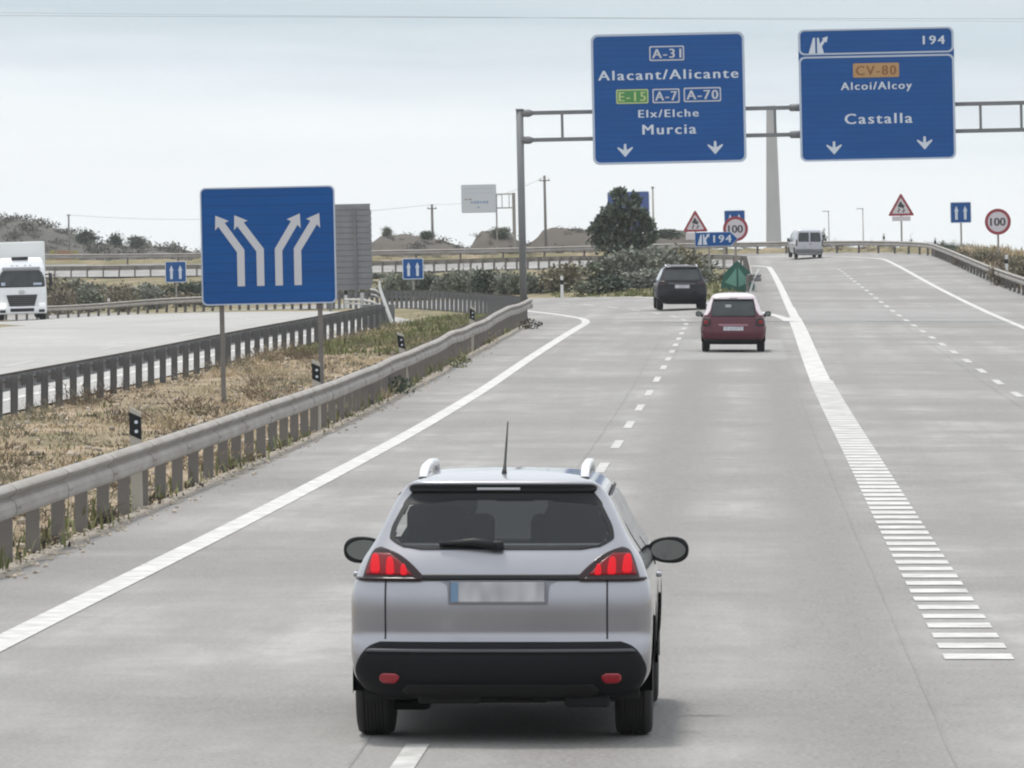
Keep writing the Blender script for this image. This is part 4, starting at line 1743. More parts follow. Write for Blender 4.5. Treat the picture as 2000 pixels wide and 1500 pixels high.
def frame_patch(shell, rows, inset, off=0.009):
    """Opaque printed border round a rear window: four strips following the glass edge."""
    fl = pchip([(r[0], r[1]) for r in rows]); fr_ = pchip([(r[0], r[2]) for r in rows])
    z0, z1 = rows[0][0], rows[-1][0]
    bm = bmesh.new()

    def stripq(A, B):
        a = [bm.verts.new((x, shell.rear(x, z) - off, z)) for x, z in A]
        b = [bm.verts.new((x, shell.rear(x, z) - off, z)) for x, z in B]
        for i in range(len(a) - 1):
            bm.faces.new((a[i], b[i], b[i + 1], a[i + 1]))
    zs = frange(z0, z1, 0.015)
    il, ir, ib, it = inset
    stripq([(fl(z), z) for z in zs], [(fl(z) + il, z) for z in zs])
    stripq([(fr_(z) - ir, z) for z in zs], [(fr_(z), z) for z in zs])
    for za, zb in ((z0, z0 + ib), (z1 - it, z1)):
        for q in range(4):
            u, v = za + (zb - za) * q / 4, za + (zb - za) * (q + 1) / 4
            A, B = [], []
            for i in range(31):
                t = i / 30
                xa = fl(u) + il * .9 + (fr_(u) - fl(u) - 1.8 * il) * t
                xb = fl(v) + il * .9 + (fr_(v) - fl(v) - 1.8 * il) * t
                A.append((xa, u)); B.append((xb, v))
            stripq(A, B)
    return bm


def add_wheel(parent, x, y, r, w, rim=0.62, steer=0.0):
    wh = bpy.data.objects.new('wheel', None); COL.objects.link(wh); wh.parent = parent
    wh.location = (x, y, r)
    wh.rotation_euler = (0, 0, steer)
    bm = bmesh.new()
    h = w / 2
    prof = [(-h * .80, r * rim), (-h * .97, r * .72), (-h, r * .84), (-h * .92, r * .945), (-h * .72, r * .985)]
    for i in range(-3, 4):                                   # tread ribs
        c = i * h * .19
        prof += [(c - h * .06, r), (c + h * .06, r), (c + h * .075, r * .975), (c + h * .115, r * .975)]
    prof = prof[:-2]
    prof += [(h * .72, r * .985), (h * .92, r * .945), (h, r * .84), (h * .97, r * .72), (h * .80, r * rim)]
    add_lathe(bm, prof, (0, 0, 0), 'X', 44)
    obj('tyre', bm, 'rubber', wh, True)
    sg = 1 if x > 0 else -1
    bm = bmesh.new()
    add_lathe(bm, [(sg * h * .35, .02), (sg * h * .5, r * .2), (sg * h * .45, r * .5), (sg * h * .85, r * .60), (sg * h * .86, r * .64), (sg * h * .2, r * .63)], (0, 0, 0), 'X', 30)
    obj('rim', bm, 'rim', wh, True)
    return wh


def mirror_part(parent, x, y, z, w, h, side, m, glass=True):
    bm = bmesh.new()
    bmesh.ops.create_uvsphere(bm, u_segments=24, v_segments=14, radius=1)
    for v in bm.verts:
        c = v.co
        flat = max(c.y, -0.25)
        ex = math.copysign(abs(c.x) ** .85, c.x); ez = math.copysign(abs(c.z) ** .85, c.z)
        v.co = Vector((x + ex * w / 2, y + flat * .09, z + ez * h / 2 * (1 + .10 * ex * side)))
    p = obj('wing_mirror', bm, m, parent, True)
    if glass:
        bm = bmesh.new()
        pts = [(x + math.cos(t) * w * .42, z + math.sin(t) * h * .38) for t in (2 * PI * i / 24 for i in range(24))]
        add_prism(bm, pts, y - .027, y - .021)
        obj('mirror_glass', bm, 'mirror', p)
    bm = bmesh.new()
    add_tube(bm, [(x - side * w * .35, y + .02, z - h * .28), (x - side * (w * .5 + .10), y + .03, z - h * .5)], [.045, .05], 8)
    obj('mirror_arm', bm, m, p, True)
    return p


def arch_cut(axles, r):
    def f(c, xmin=.45):
        return abs(c.x) > xmin and any((c.y - ya) ** 2 + (c.z - .32) ** 2 < r * r for ya in axles)
    return f


def arch_trim(shell, parent, ya, zc, r, side, m, th=.06):
    bm = bmesh.new()
    g = []
    for i in range(29):
        a = R(-8) + R(196) * i / 28
        row = []
        for rr in (r - .03, r + th):
            y, z = ya + rr * math.cos(a), zc + rr * math.sin(a)
            z = max(z, shell.z0 + .001)
            xw = shell.fw(z) if z > .45 else shell.fw(.45) * .995
            row.append(bm.verts.new((side * (xw + .012), y, z)))
        row.append(bm.verts.new((side * (row[0].co.x * side - .16), row[0].co.y, row[0].co.z)))
        g.append(row)
    for a, b in zip(g, g[1:]):
        bm.faces.new((a[0], a[1], b[1], b[0])); bm.faces.new((a[2], a[0], b[0], b[2]))
    obj('arch_trim', bm, m, parent, True)


def silver_suv():
    X, Y = -1.373, 35.55
    rt = thing('compact_suv', 'silver compact SUV with lit brake lights, roof rails and aerial, nearest in the lane', 'car', (X, Y, 0))
    rows = [(.245, .60, .30, 3.98, .25, .4), (.285, .765, .12, 4.03, .30, .45), (.345, .835, .05, 4.08, .32, .5), (.42, .866, .012, 4.12, .32, .55), (.50, .872, .0, 4.15, .30, .6),
            (.58, .876, .02, 4.15, .30, .62), (.64, .878, .066, 4.14, .28, .65), (.72, .879, .052, 4.1, .28, .7), (.79, .878, .042, 4.03, .28, .75), (.84, .876, .044, 3.98, .28, .78),
            (.89, .869, .057, 3.92, .28, .8), (.95, .855, .084, 3.72, .28, .7), (1.00, .838, .105, 3.35, .28, .5), (1.06, .815, .14, 3.12, .28, .35),
            (1.12, .777, .185, 2.98, .26, .3), (1.20, .728, .25, 2.84, .22, .28), (1.28, .690, .315, 2.70, .20, .26), (1.36, .652, .385, 2.56, .18, .25),
            (1.43, .612, .445, 2.44, .16, .25), (1.475, .578, .46, 2.34, .15, .25), (1.500, .545, .42, 2.26, .14, .25), (1.520, .505, .46, 2.18, .15, .25), (1.540, .43, .62, 2.0, .15, .3), (1.552, .28, .85, 1.8, .15, .3), (1.557, .12, 1.1, 1.6, .1, .2)]
    sh = CarShell(rows)
    glass = [(1.128, -.47, .47), (1.14, -.565, .565), (1.165, -.62, .62), (1.19, -.655, .655), (1.24, -.648, .648), (1.32, -.612, .612), (1.40, -.567, .567), (1.455, -.525, .525)]
    ac = arch_cut((.86, 3.38), .40)

    def cut(c):
        if ac(c): return True
        if c.y < 1.0 and in_rows(glass, c.x, c.z, .028): return True
        if 1.03 < c.z < 1.42 and abs(c.x) < sh.fw(c.z) - .09 and c.y > 2.2: return True      # windscreen
        if 1.06 < c.z < 1.40 and abs(c.x) > .5 and (1.02 < c.y < 1.84 or 1.98 < c.y < 2.52 + (1.40 - c.z) * 1.2): return True   # side windows
        return False
    body = sh.body('body', 'paint_silver', rt, cut)
    # rear window
    g = obj('rear_window', sh.rear_patch(glass, .005, 0), 'glass', rt, True)
    obj('window_border', frame_patch(sh, glass, (.032, .032, .022, .05), .008), 'black_plastic', g, True)
    sp = sh.rear_patch([(1.452, -.535, .535), (1.470, -.545, .545), (1.488, -.53, .53)], .022, .05)
    spo = obj('rear_spoiler', sp, 'black_plastic', rt, True)
    bl = sh.rear_patch([(1.462, -.15, .10), (1.478, -.15, .10)], .027, .004)
    obj('brake_lamp', bl, 'lens_clear', spo, True)
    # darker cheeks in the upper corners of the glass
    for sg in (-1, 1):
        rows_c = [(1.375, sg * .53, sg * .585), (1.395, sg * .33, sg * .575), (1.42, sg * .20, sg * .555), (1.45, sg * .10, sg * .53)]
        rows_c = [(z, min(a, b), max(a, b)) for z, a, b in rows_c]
        obj('window_cheek', sh.rear_patch(rows_c, .0065, 0), 'black_plastic', g, True)
    # side windows, windscreen
    for sd in (-1, 1):
        obj('side_window', sh.side_patch([(1.00, 1.06, 1.40), (1.86, 1.04, 1.415)], sd, .004), 'glass_tint', rt, True)
        obj('side_window', sh.side_patch([(1.96, 1.04, 1.415), (2.5, 1.04, 1.40), (2.80, 1.04, 1.24), (2.92, 1.04, 1.12)], sd, .004), 'glass_tint', rt, True)
        obj('window_trim', sh.side_patch([(.75, 1.415, 1.432), (2.4, 1.425, 1.443)], sd, .012, 2), 'seam', rt)
        obj('sill_cladding', sh.side_patch([(1.27, .26, .40), (2.97, .26, .40)], sd, .012), 'cladding', rt, True)
        for ya in (.86, 3.38):
            arch_trim(sh, rt, ya, .335, .40, sd, 'cladding')
        for yy in (1.0, 1.92, 2.95):
            obj('door_seam', sh.side_patch([(yy, .45, 1.02), (yy + .008, .45, 1.02)], sd, .003), 'seam', rt)
        hd = bmesh.new(); add_box(hd, (sd * .905, 1.28, .93), (.035, .2, .03), .008)
        obj('door_handle', hd, 'paint_silver', rt, True)
    ws = bmesh.new()
    gr = []
    for z in frange(1.02, 1.43, .03):
        row = []
        w = sh.fw(z) - .07
        for i in range(15):
            x = -w + 2 * w * i / 14
            F = sh.df(z); t = min(1, abs(x) / sh.fw(z))
            row.append(ws.verts.new((x, sh.ff(z) - F * (1 - max(0, 1 - t ** sh.nf) ** (1 / sh.nf)) + .004, z)))
        gr.append(row)
    for a, b in zip(gr, gr[1:]):
        for i in range(14):
            ws.faces.new((a[i], a[i + 1], b[i + 1], b[i]))
    obj('windscreen', ws, 'glass', rt, True)
    # cabin
    cab = obj('seat', box((-.36, 2.05, .95), (.50, .16, .62), .05), 'seat_cloth', rt, True)
    obj('headrest', box((-.36, 2.0, 1.34), (.29, .11, .19), .05), 'seat_cloth', cab, True)
    cab = obj('seat', box((.36, 2.05, .95), (.50, .16, .62), .05), 'seat_cloth', rt, True)
    obj('headrest', box((.36, 2.0, 1.34), (.29, .11, .19), .05), 'seat_cloth', cab, True)
    rs = obj('rear_seat', box((0, 1.0, .86), (1.24, .18, .56), .06), 'seat_cloth', rt, True)
    for x in (-.41, .41):
        obj('headrest', box((x, .98, 1.235), (.36, .12, .25), .055), 'seat_cloth', rs, True)
    obj('cabin_floor', box((0, 1.95, .45), (1.5, 2.4, .5)), 'interior', rt)
    obj('dashboard', box((0, 3.0, .92), (1.35, .5, .22), .06), 'interior', rt, True)
    obj('parcel_shelf', box((0, .62, 1.02), (1.18, .62, .05), .01), 'seat_cloth', rt)
    obj('rear_view_mirror', box((0, 2.45, 1.35), (.24, .03, .07), .015), 'black_plastic', rt, True)
    # lamps
    for sd in (-1, 1):
        rr = [(.950, .46, .795), (.960, .445, .80), (.977, .448, .796), (1.00, .468, .789), (1.03, .498, .780), (1.06, .532, .770), (1.085, .566, .760), (1.106, .602, .750), (1.122, .64, .738), (1.133, .672, .722), (1.138, .69, .705)]
        rr = [(z, min(sd * a, sd * b), max(sd * a, sd * b)) for z, a, b in rr]
        lp = obj('tail_light', sh.rear_patch(rr, .016, .03), 'lamp_dark', rt, True)
        for cx, w, z0, z1 in ((.722, .056, .992, 1.100), (.635, .050, .985, 1.085), (.556, .040, .982, 1.045)):
            lean = .012
            cl = [(z0, cx - w * .30, cx + w * .30), (z0 + .012, cx - w / 2, cx + w / 2), ((z0 + z1) / 2, cx - w / 2 + lean * .3, cx + w / 2), (z1 - .012, cx - w / 2 + lean, cx + w * .42), (z1, cx - w * .1, cx + w * .3)]
            cl = [(z, min(sd * a, sd * b), max(sd * a, sd * b)) for z, a, b in cl]
            obj('brake_lamp', sh.rear_patch(cl, .022, .008, 8), 'lamp_lit', lp, True)
        gl = [(.982, .505, .78), (1.02, .54, .772), (1.06, .58, .758), (1.105, .645, .735)]
        gl = [(z, min(sd * a, sd * b), max(sd * a, sd * b)) for z, a, b in gl]
        obj('lamp_glow', sh.rear_patch(gl, .0185, .004, 12), 'lamp_glow', lp, True)
        lo = [(.952, .47, .84), (.966, .465, .835)]
        lo = [(z, min(sd * a, sd * b), max(sd * a, sd * b)) for z, a, b in lo]
        obj('reverse_lamp', sh.rear_patch(lo, .0195, .006, 12), 'lamp_dark', lp, True)
        rf = [(.355, .60, .665), (.37, .585, .685), (.39, .575, .69), (.405, .58, .685), (.415, .60, .67)]
        rf = [(z, min(sd * a, sd * b), max(sd * a, sd * b)) for z, a, b in rf]
        obj('rear_reflector', sh.rear_patch(rf, .030, .02, 8), 'reflector', rt, True)
        mirror_part(rt, sd * .945, 2.62, 1.01, .255, .165, sd, 'black_plastic')
        # roof rails
        x = sd * .475
        b2 = bmesh.new()
        pr = [(.62, 1.515), (.72, 1.560), (.95, 1.582), (1.5, 1.588), (2.05, 1.575), (2.2, 1.54), (2.26, 1.50)]
        prev = None
        for yy, zz in pr:
            q = [b2.verts.new((x + dx, yy, zz + dz)) for dx, dz in ((-.024, -.02), (.024, -.02), (.024, .012), (.012, .022), (-.012, .022), (-.024, .012))]
            if prev:
                for i in range(6):
                    b2.faces.new((prev[i], prev[(i + 1) % 6], q[(i + 1) % 6], q[i]))
            else:
                b2.faces.new(q)
            prev = q
        b2.faces.new(prev[::-1])
        ft = obj('roof_rail', b2, 'paint_white', rt, True)
        obj('rail_foot', box((x, .655, 1.515), (.055, .13, .04), .012), 'black_plastic', ft)
    # tailgate: black garnish, painted recess shade, plate, seams
    obj('tailgate_strip', sh.rear_patch([(.955, -.47, .47), (.972, -.475, .475), (.985, -.46, .46)], .014, .03), 'black_plastic', rt, True)
    obj('plate_recess_shade', sh.rear_patch([(.812, -.30, .275), (.92, -.31, .285), (.952, -.36, .335)], .003, 0), 'shade_frame_grey', rt, True)  # flat patch: the shade of the recess is put into its colour
    pl = obj('number_plate', box((-.015, sh.rear(0, .88) - .022, .886), (.545, .012, .118), .006), 'plate', rt)
    obj('plate_band', box((-.265, sh.rear(0, .88) - .030, .886), (.042, .006, .112)), 'plate_blue', pl)
    obj('plate_frame', ring(rrect(-.015, .886, .565, .134, .012), rrect(-.015, .886, .546, .118, .01), sh.rear(0, .88) - .026, sh.rear(0, .88) - .01), 'shade_frame_grey', pl)
    for x in (-.668, .618):
        obj('tailgate_seam', sh.rear_patch([(.612, x - .005, x + .005), (.95, x - .005, x + .005)], .0025, 0, 2), 'seam', rt)
    # bumper
    bp = [(.250, -.54, .54), (.262, -.64, .64), (.295, -.76, .76), (.35, -.815, .815), (.43, -.838, .838), (.50, -.815, .815), (.545, -.785, .785), (.578, -.745, .745), (.598, -.69, .69)]
    bo = obj('rear_bumper', sh.rear_patch(bp, .018, .06, 44), 'cladding', rt, True)
    obj('bumper_ledge', sh.rear_patch([(.540, -.77, .77), (.550, -.765, .765), (.558, -.75, .75)], .034, .03, 40), 'ledge_grey', bo, True)
    obj('skid_panel', sh.rear_patch([(.27, -.50, .50), (.31, -.56, .56), (.35, -.53, .53)], .030, .04, 30), 'under', bo, True)
    # wiper
    wp = bmesh.new()
    zz = 1.155
    add_tube(wp, [(-.02, sh.rear(0, 1.150) - .03, 1.150), (-.16, sh.rear(.16, 1.165) - .035, 1.168), (-.36, sh.rear(.36, 1.158) - .025, 1.158)], [.030, .026, .010], 8)
    add_box(wp, (-.02, sh.rear(0, 1.15) - .03, 1.150), (.07, .05, .055), .015)
    obj('rear_wiper', wp, 'black_plastic', rt, True)
    an = bmesh.new()
    add_tube(an, [(-.005, .78, 1.53), (-.005, .80, 1.56), (-.003, .84, 1.60), (.002, .98, 1.74), (.005, 1.08, 1.845)], [.022, .014, .008, .006, .004], 8)
    obj('aerial', an, 'black_plastic', rt, True)
    # underbody with exhaust and axle, its pan widened to deepen the shade
    ub = bmesh.new()
    add_box(ub, (0, 2.1, .32), (1.60, 3.7, .14))
    add_box(ub, (0, .86, .275), (1.35, .18, .11), .02)
    add_box(ub, (-.30, .42, .265), (.36, .55, .07), .02)
    add_box(ub, (.50, .35, .245), (.26, .4, .07), .02)
    add_box(ub, (-.56, .86, .22), (.24, .22, .14), .03)
    add_box(ub, (.08, .38, .268), (.22, .3, .05), .015)
    add_tube(ub, [(.42, .20, .262), (.42, .6, .27)], .028, 12)
    add_tube(ub, [(-.14, .3, .262), (.3, .33, .258)], .014, 8)
    for x in (-.77, .77):
        add_box(ub, (x, 2.12, .245), (.14, 1.72, .17), .03)  # unseen boxes added to keep side light out from under the car
    add_box(ub, (0, 2.2, .225), (.5, 2.4, .10), .02)
    obj('underbody', ub, 'under', rt)
    for x in (-.762, .762):
        for y in (.86, 3.38):
            add_wheel(rt, x, y, .332, .222)
    # front lamps, grille so the car is whole from any side
    for sd in (-1, 1):
        obj('headlight', box((sd * .66, 3.93, .78), (.3, .22, .12), .04), 'lens_clear', rt, True)
    obj('front_grille', box((0, 4.10, .66), (.8, .06, .2), .02), 'black_plastic', rt, True)
    return rt


mat('shade_frame_grey', (0.20, 0.20, 0.22), 0.4, 0.4)  # painted recess shade, shared with the plate frame
mat('ledge_grey', (0.055, 0.057, 0.062), 0.45)
silver_suv()


def pose(rt, X, Y, zf, yaw=0.0):
    p = math.atan2(zf(X, Y + 2) - zf(X, Y), 2.0)
    rt.location = (X, Y, zf(X, Y + .5) - .5 * math.tan(p) + .012)
    rt.rotation_euler = (p, 0, yaw)


def simple_front(sh, rt, z, y, w):
    for sd in (-1, 1):
        obj('headlight', box((sd * w * .78, y - .25, z), (.28, .25, .14), .05), 'lens_clear', rt, True)
    obj('front_grille', box((0, y - .04, z - .12), (w * 1.0, .08, .18), .02), 'black_plastic', rt, True)


def glass_side(sh, rt, panels, m='glass_dark'):
    for cols in panels:
        for sd in (-1, 1):
            obj('side_window', sh.side_patch(cols, sd, .005), m, rt, True)


def front_screen(sh, rt, z0, z1, m='glass_dark'):
    ws = bmesh.new(); gr = []
    for z in frange(z0, z1, .04):
        row = []
        w = sh.fw(z) - .07
        for i in range(13):
            x = -w + 2 * w * i / 12
            t = min(1, abs(x) / sh.fw(z))
            row.append(ws.verts.new((x, sh.ff(z) - sh.df(z) * (1 - max(0, 1 - t ** sh.nf) ** (1 / sh.nf)) + .006, z)))
        gr.append(row)
    for a, b in zip(gr, gr[1:]):
        for i in range(12):
            ws.faces.new((a[i], a[i + 1], b[i + 1], b[i]))
    obj('windscreen', ws, m, rt, True)


def red_hatch():
    rt = thing('small_hatchback', 'dark red small hatchback with painted sky sheen on its roof in the middle distance', 'car', (0, 0, 0))
    rows = [(.19, .55, .20, 3.35, .3, .4), (.26, .70, .06, 3.45, .32, .45), (.36, .785, .01, 3.5, .32, .5), (.48, .808, 0, 3.53, .30, .55), (.60, .815, .02, 3.53, .30, .6),
            (.72, .812, .05, 3.48, .3, .65), (.82, .80, .075, 3.36, .30, .65), (.90, .772, .10, 3.12, .3, .5), (.96, .742, .125, 2.88, .3, .4), (1.04, .70, .17, 2.70, .28, .3), (1.14, .66, .235, 2.52, .25, .28),
            (1.24, .625, .31, 2.36, .22, .26), (1.33, .585, .38, 2.2, .2, .25), (1.385, .55, .40, 2.08, .18, .25), (1.43, .49, .46, 1.95, .18, .25), (1.462, .38, .62, 1.8, .16, .25), (1.48, .22, .85, 1.55, .12, .2), (1.485, .08, 1.0, 1.4, .1, .1)]
    sh = CarShell(rows)
    ac = arch_cut((.62, 2.92), .37)
    sh.body('body', 'paint_red', rt, ac)
    roofp = bmesh.new()  # pale shell over the red roof, painting the sky's reflection
    rings = []
    for z in [q for q in sh.zl if q > 1.345]:
        rings.append([roofp.verts.new((x * 1.004, y + (-.006 if y < 1 else .0), z + .006)) for x, y in sh.outline(z)])
    n = len(rings[0])
    for a, b in zip(rings, rings[1:]):
        for k in range(n):
            roofp.faces.new((a[k], a[(k + 1) % n], b[(k + 1) % n], b[k]))
    roofp.faces.new(rings[-1])
    rf = obj('roof', roofp, 'paint_sky_sheen', rt, True)
    for sd in (-1, 1):                                      # pillars with the sky's reflection painted on as a pale coat
        rr = [(.93, .66, .752), (1.05, .58, .697), (1.2, .545, .638), (1.36, .50, .568)]
        rr = [(z, min(sd * a, sd * b), max(sd * a, sd * b)) for z, a, b in rr]
        obj('pillar', sh.rear_patch(rr, .008, .01, 10), 'paint_sky_sheen', rt, True)
    gw = [(.90, -.53, .53), (.93, -.565, .565), (1.1, -.545, .545), (1.25, -.525, .525), (1.315, -.50, .50), (1.34, -.44, .44)]
    g = obj('rear_window', sh.rear_patch(gw, .010, .01), 'glass_far', rt, True)
    obj('window_border', frame_patch(sh, gw, (.03, .03, .02, .04), .014), 'black_plastic', g, True)
    for x in (-.3, .3):
        obj('headrest', box((x, sh.rear(.3, 1.14) + .3, 1.14), (.25, .1, .2), .05), 'seat_cloth', rt, True)
    obj('window_sticker', sh.rear_patch([(1.13, -.2, -.06), (1.2, -.2, -.05)], .013, 0, 4), 'sticker', g)
    sp = obj('rear_spoiler', sh.rear_patch([(1.335, -.49, .49), (1.36, -.50, .50), (1.385, -.47, .47)], .06, .1), 'paint_sky_sheen', rt, True)
    for x in (-.56, .56):
        obj('tailgate_seam', sh.rear_patch([(.40, x - .005, x + .005), (.88, x - .005, x + .005)], .003, 0, 2), 'seam', rt)
    obj('tailgate_seam', sh.rear_patch([(.395, -.56, .56), (.404, -.56, .56)], .003, 0), 'seam', rt)
    obj('brake_lamp', sh.rear_patch([(1.352, -.1, .1), (1.366, -.1, .1)], .066, .01, 4), 'lamp_dark', sp)
    for sd in (-1, 1):
        rr = [(.66, .60, .765), (.70, .575, .79), (.82, .585, .775), (.86, .61, .74)]
        rr = [(z, min(sd * a, sd * b), max(sd * a, sd * b)) for z, a, b in rr]
        lp = obj('tail_light', sh.rear_patch(rr, .016, .02, 10), 'lamp_dark', rt, True)
        rr = [(.72, .63, .745), (.80, .64, .735)]
        rr = [(z, min(sd * a, sd * b), max(sd * a, sd * b)) for z, a, b in rr]
        obj('lens', sh.rear_patch(rr, .022, .01, 8), 'lamp_glow', lp, True)
        mirror_part(rt, sd * .885, 2.3, .93, .17, .14, sd, 'black_plastic')
        for ya in (.62, 2.92):
            arch_trim(sh, rt, ya, .31, .36, sd, 'black_plastic', .03)
    glass_side(sh, rt, [[(.75, .92, 1.25), (1.1, .92, 1.32), (2.0, .92, 1.30), (2.45, .92, 1.02)]])
    front_screen(sh, rt, .95, 1.34)
    obj('boot_handle', sh.rear_patch([(.655, -.36, .36), (.69, -.38, .38), (.705, -.36, .36)], .016, .02), 'chrome_dull', rt, True)
    obj('number_plate', sh.rear_patch([(.545, -.25, .25), (.645, -.25, .25)], .014, .01), 'plate', rt)
    obj('rear_bumper', sh.rear_patch([(.20, -.50, .50), (.24, -.62, .62), (.29, -.73, .73), (.33, -.77, .77)], .014, .05), 'black_plastic', rt, True)
    ub = bmesh.new(); add_box(ub, (0, 1.8, .25), (1.2, 3.0, .12))
    obj('underbody', ub, 'under', rt)
    simple_front(sh, rt, .68, 3.5, .72)
    for x in (-.70, .70):
        for y in (.62, 2.92):
            add_wheel(rt, x, y, .30, .195)
    an = tube([(0, 1.5, 1.48), (0, 1.2, 1.62)], .006, 6)
    obj('aerial', an, 'black_plastic', rt)
    pose(rt, -.10, 155.5, z_road)


mat('glass_far', (0.022, 0.028, 0.029), 0.15, coat=0.1, spec=.3, var=(0.05, 0.055, 0.056), scale=2.0)
mat('sticker', (0.2, 0.21, 0.22), 0.5)
mat('chrome_dull', (0.24, 0.12, 0.14), 0.3, 0.5)
red_hatch()


def black_suv():
    rt = thing('dark_suv', 'black family SUV rounding the left bend ahead of the red hatchback', 'car', (0, 0, 0))
    rows = [(.22, .6, .2, 4.2, .3, .4), (.30, .75, .06, 4.3, .32, .45), (.40, .85, .01, 4.38, .32, .5), (.52, .895, 0, 4.42, .30, .55), (.66, .905, .02, 4.43, .30, .6), (.80, .905, .05, 4.38, .3, .65),
            (.92, .895, .075, 4.2, .3, .65), (1.00, .87, .10, 3.8, .3, .5), (1.06, .84, .13, 3.4, .3, .4), (1.14, .80, .19, 3.2, .28, .3), (1.25, .75, .27, 3.02, .25, .28), (1.38, .70, .37, 2.8, .22, .26),
            (1.48, .655, .44, 2.6, .2, .25), (1.545, .60, .46, 2.45, .18, .25), (1.59, .52, .52, 2.3, .18, .25), (1.615, .38, .75, 2.1, .16, .25), (1.63, .2, 1.0, 1.8, .12, .2)]
    sh = CarShell(rows)
    sh.body('body', 'paint_black', rt, arch_cut((.85, 3.5), .41))
    gw = [(1.08, -.62, .62), (1.12, -.675, .675), (1.3, -.64, .64), (1.45, -.59, .59), (1.53, -.54, .54)]
    g = obj('rear_window', sh.rear_patch(gw, .010, .01), 'glass_far', rt, True)
    obj('window_border', frame_patch(sh, gw, (.04, .04, .03, .05), .014), 'black_plastic', g, True)
    for x in (-.38, .38):
        obj('headrest', box((x, sh.rear(.3, 1.3) + .4, 1.28), (.28, .1, .22), .05), 'seat_cloth', rt, True)
    obj('rear_spoiler', sh.rear_patch([(1.525, -.56, .56), (1.55, -.57, .57), (1.575, -.54, .54)], .06, .1), 'paint_black', rt, True)
    for sd in (-1, 1):
        rr = [(.90, .55, .86), (.95, .52, .865), (1.02, .56, .84), (1.06, .64, .80)]
        rr = [(z, min(sd * a, sd * b), max(sd * a, sd * b)) for z, a, b in rr]
        obj('tail_light', sh.rear_patch(rr, .016, .02, 10), 'lamp_dark', rt, True)
        mirror_part(rt, sd * 1.0, 2.75, 1.06, .2, .17, sd, 'black_plastic')
        obj('roof_rail', tube([(sd * .56, .7, 1.56), (sd * .56, 1.0, 1.63), (sd * .55, 2.0, 1.63), (sd * .54, 2.3, 1.58)], .022, 8), 'chrome', rt, True)
        for ya in (.85, 3.5):
            arch_trim(sh, rt, ya, .35, .40, sd, 'black_plastic', .04)
    glass_side(sh, rt, [[(.75, 1.08, 1.40), (1.1, 1.08, 1.49), (2.5, 1.08, 1.47), (3.0, 1.08, 1.16)]])
    front_screen(sh, rt, 1.06, 1.52)
    obj('number_plate', sh.rear_patch([(.80, -.26, .26), (.92, -.26, .26)], .014, .01), 'plate', rt)
    obj('tailgate_strip', sh.rear_patch([(.95, -.48, .48), (.975, -.48, .48)], .013, .02), 'chrome_dark', rt, True)
    obj('rear_bumper', sh.rear_patch([(.23, -.55, .55), (.30, -.70, .70), (.42, -.84, .84), (.52, -.86, .86), (.56, -.80, .80)], .02, .05), 'cladding', rt, True)
    ub = bmesh.new(); add_box(ub, (0, 2.1, .32), (1.35, 3.6, .14))
    obj('underbody', ub, 'under', rt)
    simple_front(sh, rt, .85, 4.4, .8)
    for x in (-.78, .78):
        for y in (.85, 3.5):
            add_wheel(rt, x, y, .345, .235)
    pose(rt, -1.98, 221.5, z_main, R(3))


mat('chrome_dark', (0.12, 0.12, 0.13), 0.3, 0.8)
black_suv()


